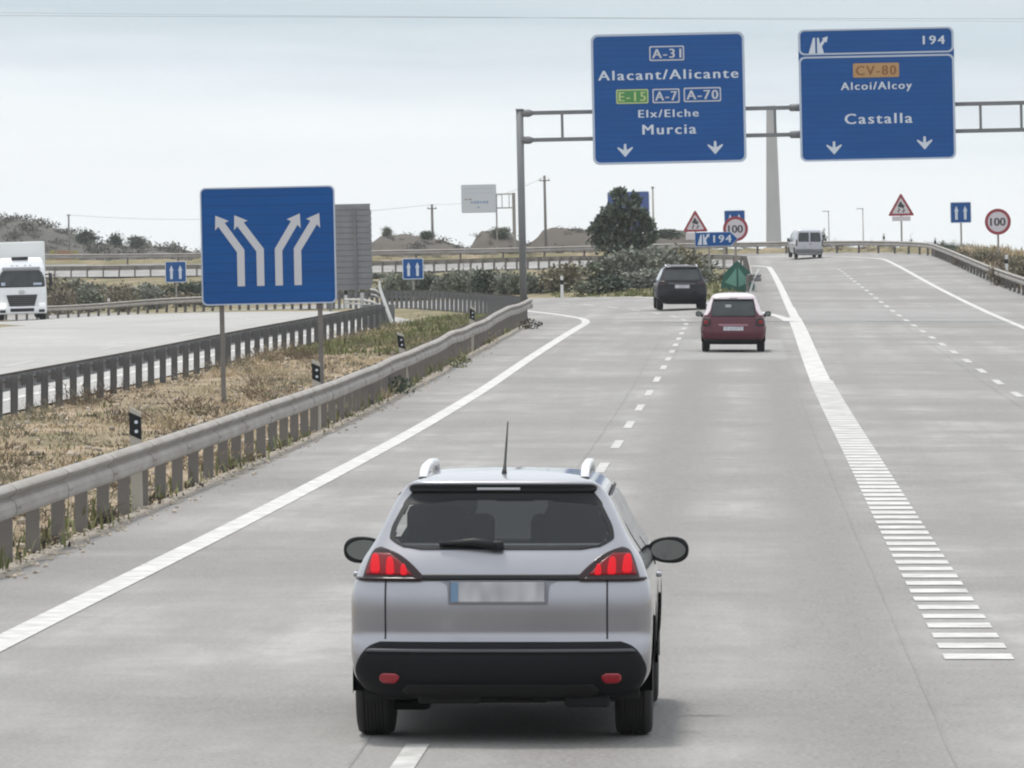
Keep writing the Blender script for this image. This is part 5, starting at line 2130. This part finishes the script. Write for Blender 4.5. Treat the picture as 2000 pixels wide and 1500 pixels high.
def van():
    rt = thing('delivery_van', 'small silver grey van with two dark rear door windows on the ramp crest', 'van', (0, 0, 0))
    rows = [(.22, .62, .12, 4.0, .2, .4), (.30, .78, .03, 4.1, .2, .45), (.42, .85, .0, 4.15, .2, .5), (.55, .865, 0, 4.18, .2, .55), (.60, .865, .03, 4.18, .16, .6), (.85, .865, .035, 4.1, .16, .65),
            (1.00, .86, .04, 3.8, .16, .6), (1.10, .855, .045, 3.4, .16, .5), (1.2, .845, .055, 3.15, .16, .4), (1.4, .81, .08, 2.9, .16, .3), (1.6, .77, .11, 2.65, .16, .26), (1.72, .735, .13, 2.5, .16, .25),
            (1.78, .69, .16, 2.4, .16, .25), (1.815, .58, .25, 2.3, .16, .25), (1.83, .35, .45, 2.1, .15, .2), (1.835, .15, .7, 1.9, .1, .1)]
    sh = CarShell(rows, 5.0)
    sh.body('body', 'paint_van', rt, arch_cut((.80, 3.45), .37))
    for sd in (-1, 1):
        rr = [(1.06, .06, .66), (1.10, .045, .70), (1.55, .045, .67), (1.64, .06, .62)]
        rr = [(z, min(sd * a, sd * b), max(sd * a, sd * b)) for z, a, b in rr]
        d = [(.60, .012, .80), (1.2, .012, .79), (1.72, .012, .66)]
        d = [(z, min(sd * a, sd * b), max(sd * a, sd * b)) for z, a, b in d]
        dr = obj('rear_door', sh.rear_patch(d, .010, .02, 16), 'paint_van', rt, True)
        obj('rear_window', sh.rear_patch(rr, .017, .01, 14), 'glass_far', dr, True)
        tl = [(.80, .775, .85), (1.18, .765, .838)]
        tl = [(z, min(sd * a, sd * b), max(sd * a, sd * b)) for z, a, b in tl]
        obj('tail_light', sh.rear_patch(tl, .014, .02, 6), 'lamp_dark', rt, True)
        mirror_part(rt, sd * .98, 2.75, 1.12, .18, .24, sd, 'black_plastic')
        for ya in (.80, 3.45):
            arch_trim(sh, rt, ya, .33, .36, sd, 'black_plastic', .03)
    obj('door_handle', box((.06, sh.rear(0, .9) - .02, .92), (.12, .03, .04), .01), 'black_plastic', rt)
    obj('number_plate', sh.rear_patch([(.68, -.4, .12), (.79, -.4, .12)], .020, .01, 6), 'plate', rt)
    obj('rear_bumper', sh.rear_patch([(.36, -.83, .83), (.42, -.845, .845), (.56, -.855, .855), (.60, -.84, .84)], .03, .05), 'bumper_grey', rt, True)
    glass_side(sh, rt, [[(2.3, 1.1, 1.6), (2.75, 1.1, 1.52), (3.1, 1.1, 1.24)]])
    front_screen(sh, rt, 1.14, 1.68)
    simple_front(sh, rt, .82, 4.1, .78)
    ub = bmesh.new(); add_box(ub, (0, 2.0, .30), (1.3, 3.4, .14))
    obj('underbody', ub, 'under', rt)
    for x in (-.75, .75):
        for y in (.80, 3.45):
            add_wheel(rt, x, y, .325, .2)
    pose(rt, 4.52, 384.0, z_ramp, R(7))


mat('bumper_grey', (0.12, 0.12, 0.125), 0.6)
van()


def lorry():
    rt = thing('lorry', 'white articulated lorry with dark windscreen coming along the opposite carriageway', 'lorry', (0, 0, 0))
    # built facing -Y (towards us), front bumper at y = 0
    bm = bmesh.new()
    sec = [(.35, 1.22, .02), (.95, 1.245, .0), (1.35, 1.245, .0), (1.62, 1.24, .02), (2.45, 1.19, .14), (2.62, 1.17, .20), (2.95, 1.10, .42), (3.15, 1.0, .75)]
    rings = []
    for z, w, yf in sec:
        c = .16
        rings.append([bm.verts.new((x, y, z)) for x, y in ((-w, yf + .30), (-w + .06, yf + .10), (-w + .22, yf + .02), (-w * .4, yf), (w * .4, yf), (w - .22, yf + .02), (w - .06, yf + .10), (w, yf + .30), (w, 2.2), (-w, 2.2))])
    for a, b in zip(rings, rings[1:]):
        for k in range(10):
            bm.faces.new((a[k], a[(k + 1) % 10], b[(k + 1) % 10], b[k]))
    bm.faces.new(rings[-1]); bm.faces.new(rings[0][::-1])
    cab = obj('cab', bm, 'paint_white', rt)
    ws = bmesh.new()
    r = []
    for z, w, y in ((1.66, 1.16, .03), (1.75, 1.18, .03), (2.1, 1.15, .085), (2.42, 1.10, .14), (2.50, 1.04, .155)):
        r.append([ws.verts.new((x, y + dy - .02, z)) for x, dy in ((-w, .12), (-w + .12, .03), (-w * .4, 0), (w * .4, 0), (w - .12, .03), (w, .12))])
    for a, b in zip(r, r[1:]):
        for k in range(5):
            ws.faces.new((a[k], a[k + 1], b[k + 1], b[k]))
    wsc = obj('windscreen', ws, 'glass_far', cab)
    obj('sticker', box((-.92, .02, 1.84), (.2, .01, .16), .01), 'sign_rim', wsc)
    obj('sticker', box((.80, .02, 1.82), (.42, .01, .12), .01), 'sign_rim', wsc)
    sv = obj('sun_visor', box((0, .10, 2.62), (1.9, .26, .13), .03), 'lorry_grey', cab)
    for x in (-.45, -.2, .2, .45):
        obj('marker_lamp', box((x, .09, 2.76), (.12, .12, .07), .02), 'lens_clear', cab)
    obj('roof_hatch', box((-.05, .62, 3.12), (.85, .3, .16), .06), 'black_plastic', cab, True)
    # grille and bumper
    g = bmesh.new()
    add_prism(g, [(-.78, 1.28), (-.62, .72), (.62, .72), (.78, 1.28)], -.03, .03)
    gr = obj('grille', g, 'black_plastic', cab)
    for k in range(5):
        z = .80 + k * .1
        obj('slat', box((0, -.038, z), (1.2 + .055 * k, .02, .02)), 'galv_dark', gr)
    obj('badge', prism([(.16 * math.cos(t), 1.42 + .10 * math.sin(t)) for t in (2 * PI * i / 20 for i in range(20))], -.02, -.005), 'chrome', cab)
    obj('bumper', box((0, -.02, .50), (2.46, .22, .36), .05), 'paint_white', cab, True)
    obj('air_intake', box((0, -.12, .52), (1.2, .05, .18), .02), 'black_plastic', cab)
    for sd in (-1, 1):
        h = obj('headlight', box((sd * 1.0, -.05, .74), (.34, .18, .24), .05), 'headlamp' if sd < 0 else 'lens_bright', cab, True)
        obj('fog_lamp', box((sd * .98, -.125, .46), (.3, .05, .14), .02), 'black_plastic', cab)
        m_ = obj('wing_mirror', box((sd * 1.46, .28, 2.02), (.16, .16, .66), .04), 'black_plastic', cab, True)
        obj('mirror_arm', box((sd * 1.33, .34, 2.28), (.26, .06, .06), .01), 'black_plastic', m_)
        obj('cab_step', box((sd * 1.2, .9, .7), (.1, 1.2, .5), .03), 'lorry_grey', cab)
    tr = obj('trailer', box((0, 9.4, 2.53), (2.52, 13.4, 2.86), .04), 'trailer_white', rt)
    obj('trailer_frame', box((0, 9.4, 1.0), (1.1, 12.8, .2)), 'under', tr)
    obj('chassis', box((0, 2.4, .62), (.9, 4.6, .3)), 'under', rt)
    for x in (-1.05, 1.05):
        for y in (.95, 3.7, 11.6, 12.9, 14.2):
            add_wheel(rt, x, y, .50, .32)
    X, Y = (44 - 1440) * 309.5 / 12000, 309.5
    rt.location = (X, Y, z_main(X, Y) + .02)
    rt.rotation_euler = (0, R(-1.5), math.atan(.135))


mat('lorry_grey', (0.32, 0.33, 0.36), 0.5)
mat('trailer_white', (0.70, 0.71, 0.70), 0.5)
mat('lens_bright', (0.7, 0.7, 0.7), 0.2, emit=((1, 1, 1), 0.25))
lorry()

# ------------------------------------------------------------------ vegetation
def leaf_mesh(name, n, rx, ry, rz, leaf, seed, clumps=14, m='leaf_dark', base=0.0, long=1.6, core=0.0, spread=.30, top_bias=0.0):
    """A crown of many leaf quads gathered in clumps through an uneven volume; base sits at z = 0."""
    r = random.Random(seed)
    cs = []
    while len(cs) < clumps:
        x, y, z = r.uniform(-1, 1), r.uniform(-1, 1), r.uniform(-1, 1)
        q = x * x + y * y + z * z
        if q < 1 and q > core:
            cs.append((x * .78, y * .78, z * .78, r.uniform(.55, 1.25)))
    vs_, fs = [], []
    for i in range(n):
        c = cs[i % clumps] if r.random() < .9 else r.choice(cs)
        s = spread * c[3]
        x, y, z = c[0] + r.gauss(0, s), c[1] + r.gauss(0, s), c[2] + r.gauss(0, s * .8)
        p = Vector((x * rx, y * ry, rz + z * rz))
        if p.z < .02: p.z = r.uniform(.02, .3) * rz
        d = Vector((x, y, z + .35)).normalized() + Vector((r.gauss(0, .6), r.gauss(0, .6), r.gauss(0, .6)))
        d.normalize()
        a = d.cross(Vector((r.gauss(0, 1), r.gauss(0, 1), r.gauss(0, 1)))).normalized()
        k = leaf * r.uniform(.6, 1.4)
        L_, w = d * k * long, a * k * .5
        b = len(vs_)
        vs_ += [p - w * .3, p + L_ * .5 - w, p + L_, p + L_ * .5 + w]
        fs.append((b, b + 1, b + 2, b + 3))
    me = bpy.data.meshes.new(name)
    me.from_pydata([tuple(v) for v in vs_], [], fs)
    me.materials.append(MATS[m])
    return me


def stems(h, seed, n=7, r0=.03, spread=.5):
    r = random.Random(seed)
    bm = bmesh.new()
    for i in range(n):
        a = r.uniform(0, 2 * PI)
        q = r.uniform(.3, 1) * spread
        add_tube(bm, [(0.1 * math.cos(a), .1 * math.sin(a), -.1), (q * .5 * math.cos(a), q * .5 * math.sin(a), h * .4), (q * math.cos(a + .3), q * math.sin(a + .3), h * .8)], [r0, r0 * .7, r0 * .3], 5)
    me = bpy.data.meshes.new('stem')
    bm.to_mesh(me); bm.free()
    me.materials.append(MATS['bark'])
    return me


BUSH = {
    'dark': [leaf_mesh('foliage', 1500, 1, 1, .8, .13, 11 + i, 22, 'leaf_dark') for i in range(2)],
    'mid': [leaf_mesh('foliage', 1500, 1, 1, .8, .13, 21 + i, 22, 'leaf_mid') for i in range(3)],
    'grey': [leaf_mesh('foliage', 1500, 1, 1, .8, .12, 31 + i, 22, 'leaf_grey') for i in range(3)],
    'olive': [leaf_mesh('foliage', 1400, 1, 1, .8, .13, 41 + i, 20, 'leaf_olive') for i in range(3)],
    'dry': [leaf_mesh('foliage', 1200, 1, 1, .8, .12, 51 + i, 20, 'leaf_dry') for i in range(3)],
}
STEM = [stems(1.3, 5), stems(1.3, 6)]


def bush(X, Y, w, h, kind, label, group, name='bush', i=0, z=None, cat='bush'):
    z = terrain(X, Y) if z is None else z
    rt = thing(name, label, cat, (X, Y, z - .05), rng.uniform(0, 6.28), group)
    f = link_mesh('foliage', BUSH[kind][i % len(BUSH[kind])], None, rt)
    f.scale = (w / 2, w / 2, h / 1.75)
    s = link_mesh('stem', STEM[i % 2], None, rt)
    s.scale = (w / 2.6, w / 2.6, h / 1.5)
    return rt


def bush_px(px_x, y_top, px_w, Y, kind, label, group, i=0, depth=None, name='bush'):
    k = 12000 / Y
    X = (px_x - 1440) / k
    zb = terrain(X, Y)
    h = CAM_H + (511 - y_top) / k - zb
    return bush(X, Y, px_w / k, max(.4, h), kind, label, group, name, i, zb)


# broad-leaved shrubs inside the ramp bend
G1 = 'shrubs inside the ramp bend'
for i, (x, y, w, Yd, kd, lb) in enumerate((
        (1108, 512, 90, 296, 'olive', 'yellowish shrub right of the gantry post at the left bend'),
        (1150, 506, 90, 300, 'mid', 'mid green shrub left of the dark tree, behind the left bend'),
        (1190, 500, 100, 306, 'dark', 'dark shrub below the dark tree'),
        (1232, 486, 110, 300, 'grey', 'grey green shrub at the foot of the dark tree'),
        (1282, 474, 100, 312, 'grey', 'tall grey green shrub right of the dark tree'),
        (1322, 478, 90, 318, 'olive', 'olive shrub below the triangular warning sign'),
        (1352, 496, 90, 330, 'dark', 'dark shrub left of the blue 194 arrow sign post'),
        (1262, 520, 90, 282, 'grey', 'low grey shrub just left of the black SUV'),
        (1205, 538, 80, 280, 'dark', 'low dark shrub at the edge of the left bend'),
        (1160, 545, 80, 280, 'mid', 'low green shrub at the edge of the left bend'),
        (1362, 520, 60, 282, 'mid', 'green shrub right of the black SUV'),
        (1400, 530, 50, 290, 'olive', 'small shrub left of the green nose marker'))):
    bush_px(x, y, w, Yd, kd, lb, G1, i)
# flowering shrubs behind the left branch
G2 = 'low oleander shrubs behind the left branch'
for i, x in enumerate(range(772, 1100, 27)):
    Yd = 318 - (x - 770) * .06
    lb = ('low shrub behind the left branch, %s' % (
        'just right of the crashed guardrail end', 'left of the small blue sign', 'under the small blue sign', 'right of the small blue sign', 'below the rail left of the pole mound',
        'left of the middle of the row', 'in the middle of the row', 'right of the middle of the row', 'left of the gantry post', 'beside the gantry post', 'behind the gantry post', 'right of the gantry post', 'at the right end of the row')[min(12, i)])
    bush_px(x + rng.uniform(-5, 5), 527 + rng.uniform(-7, 8), 58, Yd, ('grey', 'mid', 'grey', 'dark')[i % 4], lb, G2, i, name='shrub')
    bl = leaf_mesh('blossom', 26, .9, .9, .6, .09, 400 + i, 9, 'blossom')
    b_ = link_mesh('blossom', bl, None, COL.objects[-1]) if False else None
# scrub bank between the opposite carriageway and the ramp
G3 = 'dry scrub below the far rails'
k_ = 0
WHERE3 = ['right of the lorry', 'near the lorry, low', 'left of the marker post', 'above the marker post', 'right of the marker post', 'low and left of the small blue sign', 'left of the small blue sign',
          'under the small blue sign', 'right of the small blue sign', 'against the big sign edge', 'behind the big sign, left', 'behind the big sign, middle', 'behind the big sign, right', 'left of the ribbed sign back', 'behind the ribbed sign back', 'right of the ribbed sign back']
for i, x in enumerate(range(108, 780, 42)):
    kd = ('olive', 'grey', 'mid', 'dry', 'grey', 'olive', 'dark')[i % 7]
    bush_px(x, 545 + rng.uniform(-8, 10), 74, 392 + rng.uniform(-4, 10), kd, 'scrubby bush below the far rails, ' + WHERE3[min(15, i)], G3, i)
for i, x in enumerate(range(120, 760, 58)):
    kd = ('dry', 'mid', 'olive', 'grey')[i % 4]
    bush_px(x, 562 + rng.uniform(-6, 10), 62, 372 + rng.uniform(-3, 5), kd, 'low scrub clump on the bank edge, ' + ('by the lorry', 'right of the lorry', 'by the marker post', 'left of the small blue sign', 'at the small blue sign post', 'by the big sign edge', 'behind the big sign left half', 'behind the big sign middle', 'behind the big sign right half', 'by the ribbed sign back', 'left of the crashed rail end', 'behind the crashed rail end')[min(i, 11)], 'low scrub on the bank edge', i + 3)
# dry shrubs outside the ramp, on the right
G4 = 'dry shrubs behind the right-hand ramp barrier'
for i, (x, yt, w, Yd) in enumerate(((1905, 487, 40, 318), (1925, 486, 46, 312), (1945, 489, 48, 302), (1968, 494, 52, 292), (1990, 500, 56, 282), (2015, 498, 60, 276), (2045, 505, 70, 268), (1880, 482, 34, 326), (1955, 512, 50, 274), (1985, 520, 54, 268))):
    bush_px(x, yt, w, Yd, ('dry', 'olive', 'dry', 'dry', 'olive')[i % 5], 'dry brown shrub on the right bank, ' + ('left end of the row', 'below the small blue sign', 'left of the round 100 sign post', 'behind the round 100 sign post', 'right of the round 100 sign post', 'at the picture edge', 'beyond the picture edge', 'tiny, nearest the blue sign post', 'low, in front of the 100 sign post', 'low, at the right edge')[i], G4, i, name='shrub')
for i, (x, yt, w) in enumerate(((1606, 452, 16), (1780, 462, 12), (1843, 472, 16), (1868, 476, 14))):
    bush_px(x, yt, w, 425, 'dark', 'small dark shrub peeping over the ramp barrier, ' + ('right beside the van', 'right of the warning triangle', 'left of the small blue sign', 'at the small blue sign post')[i], 'small shrubs peeping over the barrier', i)


def big_tree():
    Y = 338.0; k = 12000 / Y
    X = (1217 - 1440) / k
    zb = terrain(X, Y)
    rt = thing('tree', 'dark bushy tree in front of the half hidden blue sign', 'tree', (X, Y, zb - .1))
    top = CAM_H + (511 - 363) / k - zb
    bm = bmesh.new()
    add_tube(bm, [(0, 0, -.2), (.05, 0, 1.2), (.0, .1, 2.4)], [.17, .13, .10], 9)
    for a, h in ((0.3, 3.6), (1.7, 3.9), (2.9, 3.4), (4.0, 4.2), (5.2, 3.6)):
        add_tube(bm, [(.03, .03, 1.5 + .2 * a / 3), (.7 * math.cos(a), .7 * math.sin(a), 2.6), (1.3 * math.cos(a), 1.3 * math.sin(a), h)], [.08, .055, .02], 6)
    obj('trunk', bm, 'bark', rt, True)
    # crown made of several lobes with ragged edges
    r = random.Random(99)
    vs_, fs = [], []
    lobes = [(0, 0, .62, 1.45, 1.3), (-.55, 0, .50, 1.05, .75), (.50, .1, .50, 1.0, .85), (.12, -.3, .74, .68, .7), (-.12, .3, .68, .75, .8), (.40, 0, .36, 1.1, .75), (-.25, -.2, .36, 1.1, .7), (-.95, 0, .44, .5, .42), (-.05, 0, .93, .5, .38), (.28, 0, .88, .40, .40), (-.6, 0, .60, .5, .42), (.9, 0, .55, .45, .5), (.35, 0, .66, .8, .55), (-.35, 0, .66, .75, .5)]
    W_ = 128 / k / 2
    for i in range(9500):
        lx, ly, lz, lr, lh = lobes[i % len(lobes)] if r.random() < .45 else r.choice(lobes[:7])
        th, ph = r.uniform(0, 2 * PI), math.acos(r.uniform(-1, 1))
        q = r.random() ** .42
        d = Vector((math.sin(ph) * math.cos(th), math.sin(ph) * math.sin(th), math.cos(ph)))
        p = Vector((lx * W_ * .95 + d.x * q * lr * W_ * .55, ly * W_ + d.y * q * lr * W_ * .5, .4 + lz * (top - .55) + d.z * q * lh * .95 * (top / 5.6)))
        if mnoise.noise(p * 1.9) < -.10: continue
        if p.z < 1.1: continue
        n = (d + Vector((r.gauss(0, .5), r.gauss(0, .5), r.gauss(.2, .5)))).normalized()
        a = n.cross(Vector((r.gauss(0, 1), r.gauss(0, 1), r.gauss(0, 1)))).normalized()
        s = r.uniform(.09, .19)
        L_, w = n * s * 2.0, a * s * .55
        b = len(vs_)
        vs_ += [p - w * .3, p + L_ * .5 - w, p + L_, p + L_ * .5 + w]
        fs.append((b, b + 1, b + 2, b + 3))
    me = bpy.data.meshes.new('crown')
    me.from_pydata([tuple(v) for v in vs_], [], fs)
    me.materials.append(MATS['leaf_tree'])
    link_mesh('crown', me, None, rt)


mat('leaf_tree', (0.064, 0.090, 0.062), 0.75, island=0.6, var=(0.092, 0.115, 0.085), scale=.8)
big_tree()


# hills and mounds beyond the ramp
def hill(name, label, sil, Y, depth, m, base_y=505, kind='structure', rough=.35):
    """A rounded ridge: crest heights from (px, py) read at distance Y, falling away before and behind."""
    k = 12000 / Y
    fx = pchip([((x - 1440) / k, CAM_H + (511 - y) / k) for x, y in sil])
    x0, x1 = (sil[0][0] - 1440) / k, (sil[-1][0] - 1440) / k
    bm = bmesh.new()
    nx, ny = max(24, int((x1 - x0) / .5)), 22
    g = []
    for j in range(ny + 1):
        t = -1 + 2 * j / ny
        prof = math.cos(t * PI / 2) ** .8 if abs(t) < 1 else 0
        row = []
        for i in range(nx + 1):
            X = x0 + (x1 - x0) * i / nx
            yy = Y + t * depth
            zb = terrain(X * yy / Y, yy) - .6
            z = zb + (fx(X) - zb) * prof
            z += prof * rough * (mnoise.noise(Vector((X * .45, yy * .3, 7))) + .6 * mnoise.noise(Vector((X * 1.3, yy * .8, 2))))
            row.append(bm.verts.new((X * yy / Y, yy, z)))
        g.append(row)
    for a, b in zip(g, g[1:]):
        for i in range(nx):
            bm.faces.new((a[i], a[i + 1], b[i + 1], b[i]))
    o = obj(name, bm, m, None, True)
    tag(o, kind=kind)
    return fx, x0, x1, k


def scrub_on(name, fx, x0, x1, Y, depth, n, seed, m, size=.5, lo=.2):
    """Scrub too thick to count: one object of leaf quads over a hill."""
    r = random.Random(seed)
    vs_, fs = [], []
    for c in range(n):
        X = r.uniform(x0, x1); t = r.uniform(-.95, -.04)
        yy = Y + t * depth
        zb = terrain(X * yy / Y, yy) - .6
        z = zb + (fx(X) - zb) * math.cos(t * PI / 2) ** .8
        R0 = r.uniform(.3, 1) ** 2 * size * 1.5 + .12
        for q in range(70):
            d = Vector((r.gauss(0, .5), r.gauss(0, .5), min(.55, abs(r.gauss(0, .28))))) * R0
            p = Vector((X * yy / Y, yy, z)) + d
            nn = Vector((r.gauss(0, 1), r.gauss(0, 1), r.gauss(0, 1))).normalized()
            a = nn.cross(Vector((r.gauss(0, 1), r.gauss(0, 1), 1))).normalized()
            s = R0 * .15
            b = len(vs_)
            vs_ += [p - a * s * .2, p + nn * s - a * s * .5, p + nn * s * 2, p + nn * s + a * s * .5]
            fs.append((b, b + 1, b + 2, b + 3))
    me = bpy.data.meshes.new(name)
    me.from_pydata([tuple(v) for v in vs_], [], fs)
    me.materials.append(MATS[m])
    o = link_mesh(name, me)
    tag(o, kind='stuff')


f1 = hill('hill', '', [(-560, 506), (-430, 478), (-300, 446), (-160, 424), (-60, 420), (0, 425), (45, 430), (100, 443), (150, 461), (190, 474), (235, 480), (300, 482), (360, 490), (430, 493), (520, 496), (640, 499)], 800, 70, 'hill_scrub')
scrub_on('scrub', *f1[:3], 800, 70, 620, 3, 'leaf_far', 1.0)
f2 = hill('hill', '', [(640, 500), (690, 492), (728, 474), (752, 459), (800, 460), (840, 466), (880, 475), (910, 486), (960, 492)], 640, 24, 'hill_dirt')
scrub_on('scrub', *f2[:3], 640, 24, 60, 4, 'leaf_far', .7)
f3 = hill('hill', '', [(900, 498), (922, 480), (936, 456), (960, 451), (990, 452), (1012, 470), (1030, 480), (1048, 466), (1062, 453), (1085, 449), (1120, 447), (1160, 450), (1200, 453), (1260, 456), (1300, 450), (1330, 449), (1352, 465), (1385, 490), (1400, 498)], 600, 14, 'hill_dirt')
scrub_on('scrub', *f3[:3], 600, 14, 70, 5, 'leaf_far', .5)


def far_bush(px_x, yt, yb, w, Y, kd, label, i):
    k = 12000 / Y
    X = (px_x - 1440) / k
    zb = CAM_H + (511 - yb) / k
    bush(X, Y, w / k, (yb - yt) / k, kd, label, 'bushes on the far mounds', 'bush', i, zb)


far_bush(976, 440, 466, 40, 596, 'mid', 'round green bush on the brown mound below the white direction sign', 0)
far_bush(757, 441, 462, 18, 636, 'mid', 'pointed green bush on the left brown mound right of the ribbed sign back', 1)
far_bush(836, 450, 468, 30, 634, 'dark', 'dark bush on the brown mound below the utility pole', 0)
far_bush(226, 453, 482, 30, 770, 'dark', 'taller dark bush on the skyline left of the big lane-arrow sign', 1)
far_bush(268, 460, 484, 34, 770, 'dark', 'round dark bush on the skyline next to the big lane-arrow sign', 0)
far_bush(167, 446, 475, 44, 775, 'dark', 'wide dark bush on the slope of the left hill', 1)
far_bush(1310, 447, 466, 60, 590, 'dark', 'dark flat bush on the mound right of the dark tree', 0)


# dry grass in the median and weeds along the rails
def grass(name, n, region, seed, m, h=(.12, .4), w=.012, tuft=6):
    r = random.Random(seed)
    vs_, fs = [], []
    for i in range(n):
        X, Y = region(r)
        z = terrain(X, Y) - .02
        cl = mnoise.noise(Vector((X * .6, Y * .3, seed)))
        if cl < -.12 and r.random() < .75: continue
        H = r.uniform(*h) * (1 + .6 * cl)
        for q in range(tuft):
            a = r.uniform(0, 2 * PI)
            p = Vector((X + r.gauss(0, .10), Y + r.gauss(0, .12), z))
            l = r.uniform(.1, .6) * H
            t = p + Vector((math.cos(a) * l, math.sin(a) * l, H * r.uniform(.6, 1.1)))
            sd = Vector((math.sin(a), -math.cos(a), 0)) * w * r.uniform(.8, 2.2)
            mid = p.lerp(t, .55) + Vector((0, 0, H * .12))
            b = len(vs_)
            vs_ += [p - sd, p + sd, mid + sd * .8, mid - sd * .8, t]
            fs += [(b, b + 1, b + 2, b + 3), (b + 3, b + 2, b + 4)]
    me = bpy.data.meshes.new(name)
    me.from_pydata([tuple(v) for v in vs_], [], fs)
    me.materials.append(MATS[m])
    tag(link_mesh(name, me), kind='stuff')


def med(y0, y1, a=.15, b=.2):
    def f(r):
        Y = y0 + (y1 - y0) * r.random() ** 1.2
        x1 = left_x(Y) - .12 - a * 0; x0 = ox(Y) + b
        return r.uniform(x0, x1), Y
    return f


grass('dry_grass', 6500, med(56, 180), 1, 'straw', (.02, .085), .006, 7)
grass('green_grass', 2600, med(150, 215), 2, 'weed_green', (.08, .22), .014)
grass('weeds', 260, med(56, 150), 3, 'weed_green', (.04, .16), .006, 12)
grass('weeds', 420, med(56, 175), 4, 'weed_dark', (.03, .11), .008, 12)


def tufts(name, n, region, seed, m, size):
    """Low dry brush: dome-shaped tangles of short blades."""
    r = random.Random(seed)
    vs_, fs = [], []
    for i in range(n):
        X, Y = region(r)
        if mnoise.noise(Vector((X * .5, Y * .12, seed))) < -.05: continue
        z = terrain(X, Y)
        R0 = size * r.uniform(.4, 1.3)
        for q in range(int(60 + 160 * R0)):
            d = Vector((r.gauss(0, .45), r.gauss(0, .6), abs(r.gauss(0, .3))))
            p = Vector((X, Y, z)) + d * R0
            nn = (d + Vector((r.gauss(0, .5), r.gauss(0, .5), r.uniform(.1, .9)))).normalized()
            a = nn.cross(Vector((r.gauss(0, 1), r.gauss(0, 1), .3))).normalized()
            s_, w_ = R0 * r.uniform(.15, .38), R0 * .022
            b = len(vs_)
            vs_ += [p - a * w_, p + a * w_, p + nn * s_]
            fs.append((b, b + 1, b + 2))
    me = bpy.data.meshes.new(name)
    me.from_pydata([tuple(v) for v in vs_], [], fs)
    me.materials.append(MATS[m])
    tag(link_mesh(name, me), kind='stuff')


def rail_edge(r):
    Y = 50 + 120 * r.random() ** 1.4
    return left_x(Y) + r.gauss(.08, .16), Y


def gravel(name, n, seed):
    r = random.Random(seed)
    bm = bmesh.new()
    for i in range(n):
        X, Y = rail_edge(r)
        s_ = r.uniform(.008, .03)
        q = bmesh.ops.create_icosphere(bm, subdivisions=1, radius=s_)
        off = Vector((X, Y, zm(X, Y) + s_ * .3))
        for v in q['verts']:
            v.co = v.co * r.uniform(.7, 1.2) + off
    tag(obj(name, bm, 'stone'), kind='stuff')


gravel('gravel', 900, 41)
tufts('dry_brush', 190, med(56, 178), 21, 'leaf_dry', .34)
tufts('dry_brush', 150, med(56, 178), 22, 'straw', .36)
tufts('dry_brush', 170, med(60, 200), 23, 'leaf_olive', .36)
tufts('dry_brush', 130, med(56, 150), 24, 'leaf_brown', .40)


def foot(r):
    Y = 52 + 100 * r.random() ** 1.3
    return left_x(Y) - r.uniform(-.02, .35), Y


grass('weeds', 260, foot, 5, 'weed_green', (.06, .30), .009)
grass('weeds', 220, foot, 6, 'weed_dark', (.03, .12), .012)


def verge(r):
    Y = r.uniform(240, 350)
    return 12.4 + r.random() ** 1.5 * 5, Y


grass('dry_grass', 1600, verge, 8, 'straw', (.2, .6), .02)
grass('weeds', 700, verge, 9, 'weed_green', (.15, .5), .03)


def crest(r):
    s_ = r.uniform(300, 440)
    p = ramp_pt(s_, 7.0 + 1.6 * r.random())
    return p[0], p[1]


tufts('verge_scrub', 420, crest, 31, 'leaf_dark', .42)
tufts('verge_scrub', 200, crest, 32, 'leaf_dry', .42)


def gore(r):
    Y = r.uniform(234, 330)
    a, b = xc(Y) + MAIN_R + .2, .2
    return r.uniform(max(a, b - 9), b), Y


grass('green_grass', 900, gore, 10, 'weed_green', (.08, .28), .02)


def stones(name, n, seed):
    r = random.Random(seed)
    bm = bmesh.new()
    f = med(55, 150)
    for i in range(n):
        X, Y = f(r)
        s = r.uniform(.02, .07)
        q = bmesh.ops.create_icosphere(bm, subdivisions=1, radius=s)
        off = Vector((X, Y, terrain(X, Y) + s * .2))
        for v in q['verts']:
            v.co = v.co * r.uniform(.7, 1.2) + off
    tag(obj(name, bm, 'stone'), kind='stuff')


stones('stones', 420, 12)


# clumps of litter and weeds lying against the near rail
def clump(px_x, Yd, s, kd, label):
    X = (px_x - 1440) * Yd / 12000
    me = leaf_mesh('leaf_clump', 160, s, s * 1.3, s * .45, s * .16, int(px_x), 8, kd)
    o = thing('weed_clump', label, 'weed clump', (X, Yd, zm(X, Yd)), 0, 'weed clumps at the foot of the near guardrail')
    link_mesh('leaves', me, None, o)


clump(213, 65.6, .15, 'weed_dark', 'dark reddish clump of dead leaves at the foot of the near guardrail, at the left')
clump(770, 121, .36, 'leaf_dark', 'dark weed clump at the foot of the near guardrail, below the third delineator post')
clump(1036, 186, .32, 'weed_dark', 'small weed clump at the rail foot just before the left bend')
clump(900, 141, .30, 'weed_green', 'green weed clump along the near guardrail, left of the gantry post')


# ------------------------------------------------------------------ haze
def haze():
    bm = bmesh.new()
    add_box(bm, (0, 8300, 80), (26000, 17800, 200))
    m = bpy.data.materials.new('haze')
    m.use_nodes = True
    nt = m.node_tree
    nt.nodes.clear()
    out = nt.nodes.new('ShaderNodeOutputMaterial')
    v = nt.nodes.new('ShaderNodeVolumePrincipled')
    v.inputs['Color'].default_value = (0.92, 0.955, 1.0, 1)
    v.inputs['Density'].default_value = 0.00010
    v.inputs['Anisotropy'].default_value = 0.3
    nt.links.new(v.outputs[0], out.inputs['Volume'])
    MATS['haze'] = m
    tag(obj('haze', bm, 'haze'), kind='stuff')


haze()
